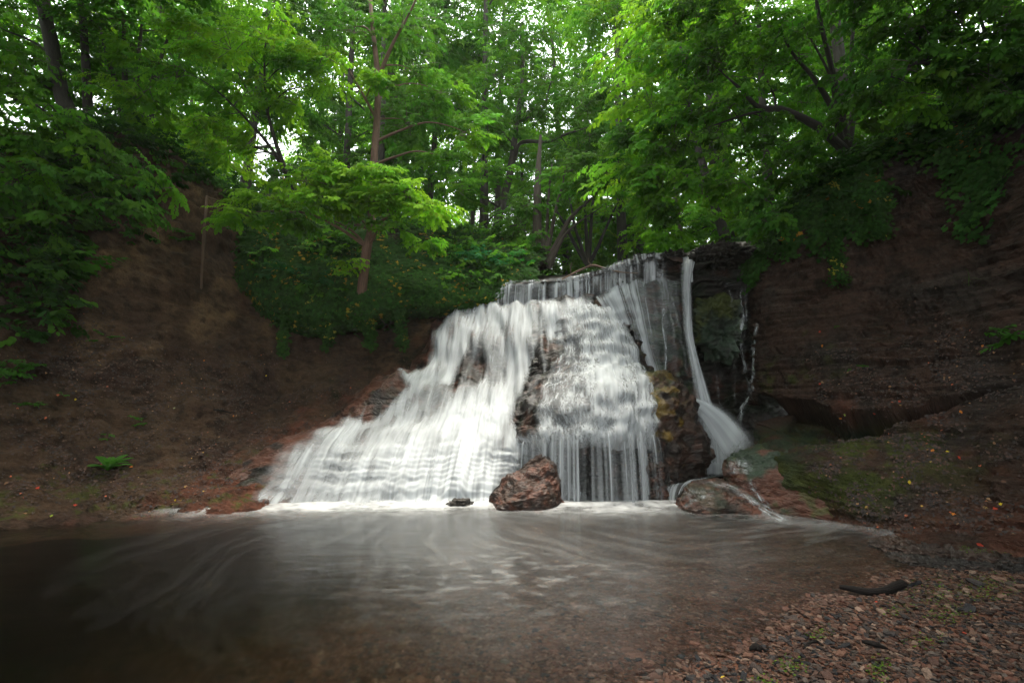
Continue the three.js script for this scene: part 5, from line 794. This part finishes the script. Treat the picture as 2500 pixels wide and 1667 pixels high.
// undergrowth on the rims
const under = (name, label, S, lift, n, seed, mask, cols, scale, geo = SPRAYS) => {
  const t = thing(name, label, 'undergrowth', V(0, 0, 0)), list = []; t.userData.kind = 'stuff';
  scatter(S, lift, n, seed, mask, (p, nn, r) => { const q = new THREE.Quaternion().setFromEuler(new THREE.Euler((r() - 0.5) * 0.9, r() * 6.28, -0.1 - (r() - 0.5) * 1.1, 'YXZ')), s = scale * (0.7 + 0.6 * r()); p.addScaledVector(nn, 0.05 + 0.3 * r() * r()).y += 0.25 * r() * r(); list.push({ m: new THREE.Matrix4().compose(p, q, V(s, s, s)), c: tinted(cols[Math.floor(r() * cols.length)], r, 0.8) }); });
  instances('leaves', geo[seed % geo.length], M.leaf, list, t); return t;
};
under('bank_undergrowth', 'dark undergrowth clothing the upper left bank', bankS, bankLift, 7500, 203, (u, v) => { const e = 0.68 + 0.08 * n3(u * 7, 2, 3) - 0.17 * (1 - ss(u, 0.4, 0.52)) + 0.06 * bump2(u, 0.5, 0.56, 0.62, 0.68); return ss(v, e, e + 0.12) * (n3(u * 20, v * 14, 8) > -0.45 ? 1 : 0.1); }, [GREEN.dark, GREEN.ivy, GREEN.beech], 1.0);
under('slope_shrubs', 'leafy shrubs among the ivy left of the lip', ivyS, ivyLift, 900, 211, (u, v) => ss(n3(u * 6, v * 4, 14), 0.05, 0.5) * ss(v, 0.3, 0.45) + 0.8 * bump2(u, 0.6, 0.7, 0.9, 1) * bump2(v, 0.35, 0.45, 0.8, 0.9), [GREEN.hazel, GREEN.dark, GREEN.beech], 0.9);
under('wall_undergrowth', 'dark bushes crowding the top of the right wall', wallS, wallLift, 4200, 223, (u, v) => ss(v, 0.83 + 0.04 * n3(u * 11, 1, 7), 0.9) * (1 - ss(u, 0.6, 0.64)) * ss(u, 0.1, 0.16), [GREEN.dark, GREEN.ivy, GREEN.beech], 1.0);
// ------------------------------------------------------------------ litter, fallen leaves, sticks, ferns
const caster = new THREE.Raycaster();
const grounds = ['left_bank', 'right_rock_wall', 'ivy_slope', 'gravel_beach', 'mossy_boulder', 'shore_slab', 'low_shore_slab'].map((n) => scene.getObjectByName(n));
scene.updateMatrixWorld(true);
function hit(px, py) {   // the ground that shows at a place in the photograph
  caster.set(EYE, ray(px, py).normalize()); const h = caster.intersectObjects(grounds, false)[0];
  return h ? { p: h.point, n: h.face.normal.clone().transformDirection(h.object.matrixWorld) } : null;
}
// leaf litter: brown, curled, thin on the steeps
const LITTER = [0.3, 0.6].map((f) => { const g = leafShape(1, 0.6, f, 0.25); g.translate(-0.5, 0, 0); return g; });
const litterTones = [[0.0375, 0.0225, 0.0165], [0.0525, 0.0263, 0.0180], [0.0263, 0.0180, 0.0150], [0.0750, 0.0375, 0.0225], [0.0338, 0.0225, 0.0195], [0.0210, 0.0150, 0.0135]];
function litter(name, label, S, lift, n, seed, mask) {
  const t = thing(name, label, 'leaf litter', V(0, 0, 0)); t.userData.kind = 'stuff';
  for (const k of [0, 1]) {
    const list = []; scatter(S, lift, n / 2, seed + k, mask, (p, nn, r) => { const rare = r(), c = rare < 0.005 ? [0.3, 0.075, 0.03] : rare < 0.008 ? [0.3, 0.19, 0.04] : rare < 0.02 ? [0.2, 0.11, 0.05] : litterTones[Math.floor(r() * 6)], s = 0.028 + 0.04 * r() * r(); list.push({ m: lay(p, nn.clone().add(V(r() - 0.5, r() - 0.5, r() - 0.5).multiplyScalar(0.7)).normalize(), r, s, 0.004), c: tinted(c, r, 0.6) }); });
    instances('leaves', LITTER[k], M.litter, list, t);
  }
}
litter('bank_litter', 'brown leaf litter strewn over the left bank', bankS, bankLift, 15000, 301, (u, v) => (ss(n3(u * 9, v * 9, 4), -0.35, 0.45) * 0.9 + 0.1) * bump2(v, 0.13, 0.2, 0.5, 0.62));
litter('wall_litter', 'dark wet leaves caught on the ledges of the right wall', wallS, wallLift, 12000, 311, (u, v) => (ss(n3(u * 14, v * 12, 9), -0.3, 0.4) * 0.9 + 0.12) * bump2(v, 0.08, 0.14, 0.52, 0.66) * ss(u, 0.25, 0.34) * (1 - ss(u, 0.66, 0.7)));

// single bright leaves
const maple = (() => { const o = [], n = 5; for (let i = 0; i < n * 2; i++) { const a = -2.2 + 4.4 * i / (n * 2 - 1), q = i % 2 ? 0.5 : 0.28; o.push([Math.cos(a) * q, Math.sin(a) * q]); } const p = [-0.05, 0.03, 0], idx = []; for (const [x, z] of o) p.push(x, 0.1 * (x * x + z * z), z); p.push(-0.42, 0, 0); for (let i = 1; i < n * 2; i++) idx.push(0, i, i + 1); idx.push(0, n * 2, 1); const g = new THREE.BufferGeometry(); g.setAttribute('position', new THREE.Float32BufferAttribute(p, 3)); g.setIndex(idx); g.computeVertexNormals(); return g; })();
const HUE = { red: [0.42, 0.06, 0.035], orange: [0.5, 0.17, 0.03], yellow: [0.55, 0.42, 0.03], green: [0.3, 0.4, 0.05], pale: [0.33, 0.38, 0.2], brown: [0.2, 0.1, 0.05] }, leafMats = {};
for (const k in HUE) { leafMats[k] = M.leaf.clone(); leafMats[k].color.setRGB(...HUE[k]); leafMats[k].transmission = 0.25; }
const dropped = [
  [2002, 810, 'red', 'red leaf high on the right wall under the ivy'], [2009, 845, 'orange', 'small orange leaf on the right wall below a red one'], [2401, 845, 'orange', 'orange leaf on the wall near the leafy shrub'], [2002, 937, 'red', 'red leaf just above the undercut ledge'],
  [2198, 980, 'red', 'red leaf on the slope below the ledge'], [2136, 1009, 'red', 'dull red leaf near the mouth of the undercut'], [2054, 1021, 'orange', 'orange leaf at the lip of the undercut hollow'], [2064, 1013, 'green', 'green leaf beside the orange one at the undercut'],
  [2348, 1006, 'orange', 'orange leaf on the wall, level with the undercut'], [2277, 1101, 'orange', 'orange leaf halfway down the right wall'], [2315, 1104, 'yellow', 'small yellow leaf beside an orange one on the wall'], [2341, 1118, 'red', 'pinkish red leaf lowest of three on the wall'],
  [2222, 1177, 'yellow', 'yellow green leaf on the mossy foot of the wall'], [2446, 1232, 'yellow', 'large yellow leaf low on the right wall'], [2433, 1243, 'red', 'red leaf under the large yellow one'], [2329, 1257, 'orange', 'curled orange leaf near the foot of the wall'], [2475, 1294, 'pale', 'pale green leaf at the right edge above the slab'], [2005, 1290, 'orange', 'tiny orange leaf on the red rock by the water'],
  [2141, 1473, 'red', 'red leaf on the gravel by the dark log'], [2356, 1550, 'red', 'red leaf in the middle of the gravel'], [1768, 1660, 'yellow', 'yellow leaf on the gravel at the bottom edge'], [2395, 1330, 'red', 'dull red leaf above the green moss on the slab'],
  [498, 881, 'orange', 'orange leaf alone on the tan part of the left bank'], [425, 997, 'pale', 'pale leaf in the litter of the left bank'], [185, 975, 'yellow', 'yellow leaf on the dim left bank'], [570, 1016, 'orange', 'orange leaf at the edge of the left bank litter'], [90, 1192, 'red', 'red leaf low on the left bank left of the fern'], [182, 1235, 'red', 'red leaf by the water below the fern'], [319, 1141, 'orange', 'orange leaf just right of the fern'], [428, 1222, 'yellow', 'yellow leaf on the wet rock below the bank'], [650, 918, 'yellow', 'small yellow leaf above the mossy hollow'], [125, 1261, 'green', 'yellow green leaf at the left waterline'],
];
{
  const r = rand(77);
  for (const [px, py, hue, label] of dropped) {
    const h = hit(px, py); if (!h) continue; const s = 0.036 + 0.02 * r() + (py > 1400 ? -0.015 : 0), m = mesh('fallen_leaf', hue === 'pale' || r() < 0.6 ? maple : LITTER[0], leafMats[hue], scene);
    m.applyMatrix4(lay(h.p, h.n.clone().add(V(r() - 0.5, r(), r() - 0.5).multiplyScalar(0.5)).normalize(), r, s, 0.012)); tag(m, label, 'leaf', 'fallen leaves');
  }
}

// sticks and dead wood
function stick(name, label, category, lines, material) { const t = thing(name, label, category, toPoint(lines[0].p[0])), o = t.position; for (const l of lines) { const g = tube(l.p.map(toPoint), l.r, 7, 6, 0.25); g.translate(-o.x, -o.y, -o.z); mesh(l.name, g, material, t); } return t; }
stick('dead_stake', 'bare broken stem standing on the left bank', 'stick', [{ name: 'stem', p: [[490, 705, 9.2], [493, 640, 9.0], [497, 570, 9.0], [501, 520, 9.0], [505, 478, 9.05]], r: [0.02, 0.025, 0.03, 0.027, 0.022] }, { name: 'side_branch', p: [[505, 480, 9.05], [530, 488, 9.1], [565, 510, 9.2]], r: [0.01, 0.008, 0.004] }], M.deadWood);
stick('drift_branch', 'dead branch lying along the lip of the falls', 'branch', [{ name: 'limb', p: [[1372, 682, 9.75], [1395, 670, 9.7], [1420, 658, 9.6], [1446, 648, 9.45], [1480, 656, 9.3], [1515, 664, 9.0], [1558, 667, 8.8]], r: [0.012, 0.02, 0.024, 0.024, 0.02, 0.014, 0.006] }, { name: 'twig', p: [[1394, 672, 9.7], [1393, 655, 9.7], [1396, 640, 9.7]], r: [0.01, 0.008, 0.004] }, { name: 'twig', p: [[1446, 648, 9.45], [1438, 640, 9.4], [1436, 628, 9.4]], r: [0.01, 0.006, 0.003] }, { name: 'twig', p: [[1480, 656, 9.3], [1500, 648, 9.2], [1520, 650, 9.1]], r: [0.01, 0.006, 0.003] }], M.deadWood);
stick('bent_twig', 'thin red brown twig bent over the mossy shoulder', 'twig', [{ name: 'stem', p: [[940, 930, 8.35], [955, 916, 8.4], [970, 906, 8.5], [995, 902, 8.7]], r: [0.006, 0.008, 0.008, 0.004] }], M.deadWood);
stick('tree_roots', 'bare roots hanging in the shade under the lime tree', 'roots', [[[882, 730, 9.55], [868, 765, 9.5], [845, 785, 9.55], [820, 800, 9.7]], [[884, 735, 9.55], [892, 775, 9.5], [885, 815, 9.65]], [[880, 735, 9.55], [850, 750, 9.5], [800, 782, 9.5], [765, 780, 9.5]], [[888, 732, 9.55], [915, 765, 9.6], [940, 790, 9.8]]].map((p) => ({ name: 'root', p, r: [0.03, 0.016, 0.008] })), M.bark);
stick('dark_log', 'black waterlogged branch at the edge of the gravel', 'log', [{ name: 'limb', p: [onLevel(2050, 1432, 0.03), onLevel(2085, 1438, 0.03), onLevel(2120, 1444, 0.03), onLevel(2160, 1444, 0.035), onLevel(2185, 1434, 0.05), onLevel(2207, 1424, 0.07)], r: [0.014, 0.022, 0.025, 0.032, 0.034, 0.028] }], M.wetWood);
stick('bark_chip', 'dark splinter of bark among the pebbles', 'bark', [{ name: 'bark', p: [onLevel(2105, 1566, 0.12), onLevel(2135, 1572, 0.125), onLevel(2168, 1584, 0.11)], r: [0.008, 0.016, 0.005] }], M.wetWood);
stick('curled_twig', 'short black curled twig on the gravel', 'twig', [{ name: 'stem', p: [onLevel(1962, 1583, 0.07), onLevel(1975, 1570, 0.08), onLevel(1995, 1566, 0.08), onLevel(2010, 1576, 0.08)], r: [0.005, 0.009, 0.008, 0.005] }], M.wetWood);
stick('sodden_leaves', 'sodden black lump of leaves in the shallows', 'leaves', [{ name: 'leaf', p: [onLevel(1830, 1586, 0.02), onLevel(1848, 1580, 0.035), onLevel(1872, 1590, 0.02)], r: [0.006, 0.02, 0.006] }, { name: 'leaf', p: [onLevel(1838, 1574, 0.03), onLevel(1850, 1582, 0.035), onLevel(1862, 1592, 0.02)], r: [0.004, 0.014, 0.005] }], M.wetWood);
stick('bank_stick', 'short dark stick lying in the litter of the left bank', 'stick', [{ name: 'stem', p: [[520, 1000, 8.0], [540, 1002, 8.0], [565, 1008, 8.0]], r: [0.012, 0.014, 0.008] }], M.wetWood);

// ferns, herbs and grass
function frond(len) {
  const parts = [], n = 13; for (let i = 1; i <= n; i++) { const t = i / n, w = len * 0.26 * Math.sin(Math.PI * Math.pow(1 - t * 0.92, 0.75)) + 0.004; for (const s of [-1, 1]) { const g = leafShape(w, w * 0.42, 0.1, 0.2); g.applyMatrix4(new THREE.Matrix4().makeRotationY(-s * 1.15).setPosition(t * len, 0.55 * len * t * (1 - t) * 1.2, 0)); parts.push(g); } }
  parts.push(tube([V(0, 0, 0), V(len * 0.5, len * 0.165, 0), V(len, 0, 0)], [0.004, 0.003, 0.001], 4, 4).deleteAttribute('uv')); return mergeGeometries(parts.map((g) => (g.index ? g : g)));
}
const FROND = frond(0.3);
function greenMat(c) { const m = M.leaf.clone(); m.color.setRGB(...c); return m; }
const fernMat = greenMat([0.06, 0.2, 0.02]), herbMat = greenMat([0.05, 0.16, 0.015]), grassMat = greenMat([0.06, 0.13, 0.02]), dryMat = greenMat([0.2, 0.13, 0.06]), dimMat = herbMat;
function fern(px, py, label, scale, seed, n = 13) {
  const h = hit(px, py); if (!h) return; const t = thing('fern', label, 'fern', h.p, 'ferns'), r = rand(seed);
  for (let i = 0; i < n; i++) { const m = mesh('frond', FROND, fernMat, t), a = i / n * 6.28 + r() * 0.5; m.rotation.set(0, a, 0.15 + 0.75 * r(), 'YXZ'); m.scale.setScalar(scale * (0.7 + 0.5 * r())); m.position.copy(h.n).multiplyScalar(0.02); }
}
fern(262, 1150, 'bright green fern low on the left bank near the water', 0.9, 5, 16);
function herb(name, px, py, label, category, n, size, mat, seed, geo, spread = 0.12, group) {
  const h = hit(px, py); if (!h) return; const t = thing(name, label, category, h.p, group), r = rand(seed);
  for (let i = 0; i < n; i++) { const m = mesh(geo === BLADE ? 'blade' : 'leaf_spray', geo ?? SPRAYS[i % 4], mat, t); m.position.set((r() - 0.5) * spread * 2, r() * spread, (r() - 0.5) * spread * 2).addScaledVector(h.n, 0.03); m.rotation.set((r() - 0.5) * 0.8, r() * 6.28, 0.9 * r() - 0.3, 'YXZ'); m.scale.setScalar(size * (0.7 + 0.6 * r())); }
}
const BLADE = (() => { const p = [], idx = []; for (let i = 0; i <= 5; i++) { const t = i / 5, w = 0.004 * (1 - t * 0.9); p.push(t * 0.3, 0.22 * t * (1 - t * 0.9), -w, t * 0.3, 0.22 * t * (1 - t * 0.9), w); if (i < 5) { const a = i * 2; idx.push(a, a + 1, a + 2, a + 1, a + 3, a + 2); } } const g = new THREE.BufferGeometry(); g.setAttribute('position', new THREE.Float32BufferAttribute(p, 3)); g.setIndex(idx); g.computeVertexNormals(); return g; })();
herb('grass_tuft', 190, 825, 'grass tuft with dead straw hanging below it on the left bank', 'grass tuft', 26, 0.8, grassMat, 3, BLADE, 0.08, 'grass tufts');
herb('dry_grass', 176, 850, 'dry straw hanging from the grass tuft on the left bank', 'dry grass', 12, 0.7, dryMat, 4, BLADE, 0.05);
herb('grass_tuft', 50, 810, 'dim grass tuft at the far left of the bank', 'grass tuft', 22, 0.9, grassMat, 5, BLADE, 0.12, 'grass tufts');
herb('grass_tuft', 2400, 700, 'thin grass high on the right wall near the picture edge', 'grass tuft', 14, 1.0, grassMat, 6, BLADE, 0.12, 'grass tufts');
herb('herb', 268, 836, 'small leafy herb right of the grass tuft on the left bank', 'herb', 6, 0.5, herbMat, 7, null, 0.12, 'herbs');
herb('herb', 68, 1000, 'small herb under the leafy shrub at the left edge', 'herb', 5, 0.45, herbMat, 8, null, 0.1, 'herbs');
herb('herb', 355, 1035, 'small green herb in the middle of the left bank litter', 'herb', 5, 0.4, herbMat, 9, null, 0.09, 'herbs');
herb('herb', 262, 1074, 'small herb above the fern', 'herb', 4, 0.35, herbMat, 10, null, 0.08, 'herbs');
herb('herb', 165, 975, 'pale herb beside a yellow leaf on the left bank', 'herb', 4, 0.35, herbMat, 11, null, 0.1, 'herbs');
herb('herb', 2080, 905, 'small green herb above the undercut ledge', 'herb', 4, 0.35, herbMat, 12, null, 0.1, 'herbs');
herb('herb', 2035, 805, 'small herb under the trailing ivy on the right wall', 'herb', 4, 0.3, herbMat, 13, null, 0.08, 'herbs');
herb('edge_shrub', 15, 930, 'green shrub cut by the left edge of the picture', 'shrub', 26, 0.75, herbMat, 14, null, 0.28);
herb('maple_seedling', 210, 650, 'leafy seedling spreading in the shade of the left bank', 'shrub', 18, 0.85, dimMat, 15, null, 0.32);
herb('maple_seedling', 90, 670, 'small leafy seedling in the deepest shade at the left', 'shrub', 9, 0.7, dimMat, 16, null, 0.2);
herb('bank_shrub', 430, 590, 'low shrub beside the bare stem on the left bank', 'shrub', 16, 0.7, dimMat, 17, null, 0.3);
herb('bank_shrub', 330, 590, 'dim low shrub in the shade above the tan earth', 'shrub', 16, 0.7, dimMat, 18, null, 0.3);
herb('slope_sapling', 705, 690, 'leafy young maple in front of the ivy slope', 'shrub', 26, 0.8, greenMat([0.03, 0.12, 0.03]), 19, null, 0.38);
herb('slope_sapling', 770, 700, 'second young maple right beside the first on the ivy slope', 'shrub', 18, 0.75, greenMat([0.03, 0.12, 0.03]), 20, null, 0.3);
herb('blue_green_shrub', 1180, 660, 'lush blue green shrub above the left shoulder of the lip', 'shrub', 34, 0.9, greenMat([0.03, 0.17, 0.05]), 21, null, 0.5);
herb('blue_green_shrub', 1255, 655, 'fresh green shrub right beside the falls on the left', 'shrub', 30, 0.8, greenMat([0.04, 0.2, 0.03]), 22, null, 0.42);
herb('blue_green_shrub', 1120, 640, 'green shrub among the ivy behind the left shoulder', 'shrub', 24, 0.8, greenMat([0.03, 0.15, 0.03]), 25, null, 0.4);
herb('wall_shrub', 2480, 850, 'leafy shrub hanging on the right wall at the picture edge', 'shrub', 18, 0.6, herbMat, 23, null, 0.22);
herb('rim_shrub', 1860, 640, 'mossy shrub at the top right of the recess', 'shrub', 26, 0.6, greenMat([0.04, 0.11, 0.015]), 24, null, 0.35);

// green cushions of water starwort and moss on the gravel and the slab
{
  const t = thing('gravel_moss', 'small bright green plants creeping over the gravel', 'moss', V(0, 0, 0)), r = rand(44), list = []; t.userData.kind = 'stuff';
  const g = leafShape(1, 0.8, 0.2, 0.1);
  for (const [px, py, w, h, n] of [[2290, 1450, 90, 60, 500], [2420, 1430, 80, 40, 500], [2190, 1480, 40, 20, 120], [1930, 1615, 40, 30, 200], [2150, 1635, 30, 40, 220], [2330, 1500, 60, 30, 260], [2400, 1345, 60, 14, 420], [2480, 1352, 40, 10, 160], [2000, 1535, 40, 20, 120], [2260, 1560, 60, 20, 120], [1850, 1650, 50, 15, 100]]) {
    for (let i = 0; i < n * 0.6; i++) { const a = r() * 6.28, k = Math.pow(r(), 0.8), q = hit0(px + Math.cos(a) * w * k, py + Math.sin(a) * h * k); if (!q) continue; list.push({ m: lay(q, V((r() - 0.5), 1, (r() - 0.5)).normalize(), r, 0.006 + 0.009 * r(), 0.012 + 0.01 * r()), c: tinted([0.09, 0.17, 0.018], r, 0.9) }); }
  }
  function hit0(px, py) { const p = onLevel(px, py, 0.05); p.y = py < 1380 ? 0.065 : bedHeight(p.x, p.z); return p; }
  instances('leaves', g, M.leaf, list, t);
}
// thin damp air of the gorge
scene.fog = new THREE.FogExp2(0xe9f2e4, 0.0008);
renderer.render(scene, camera);
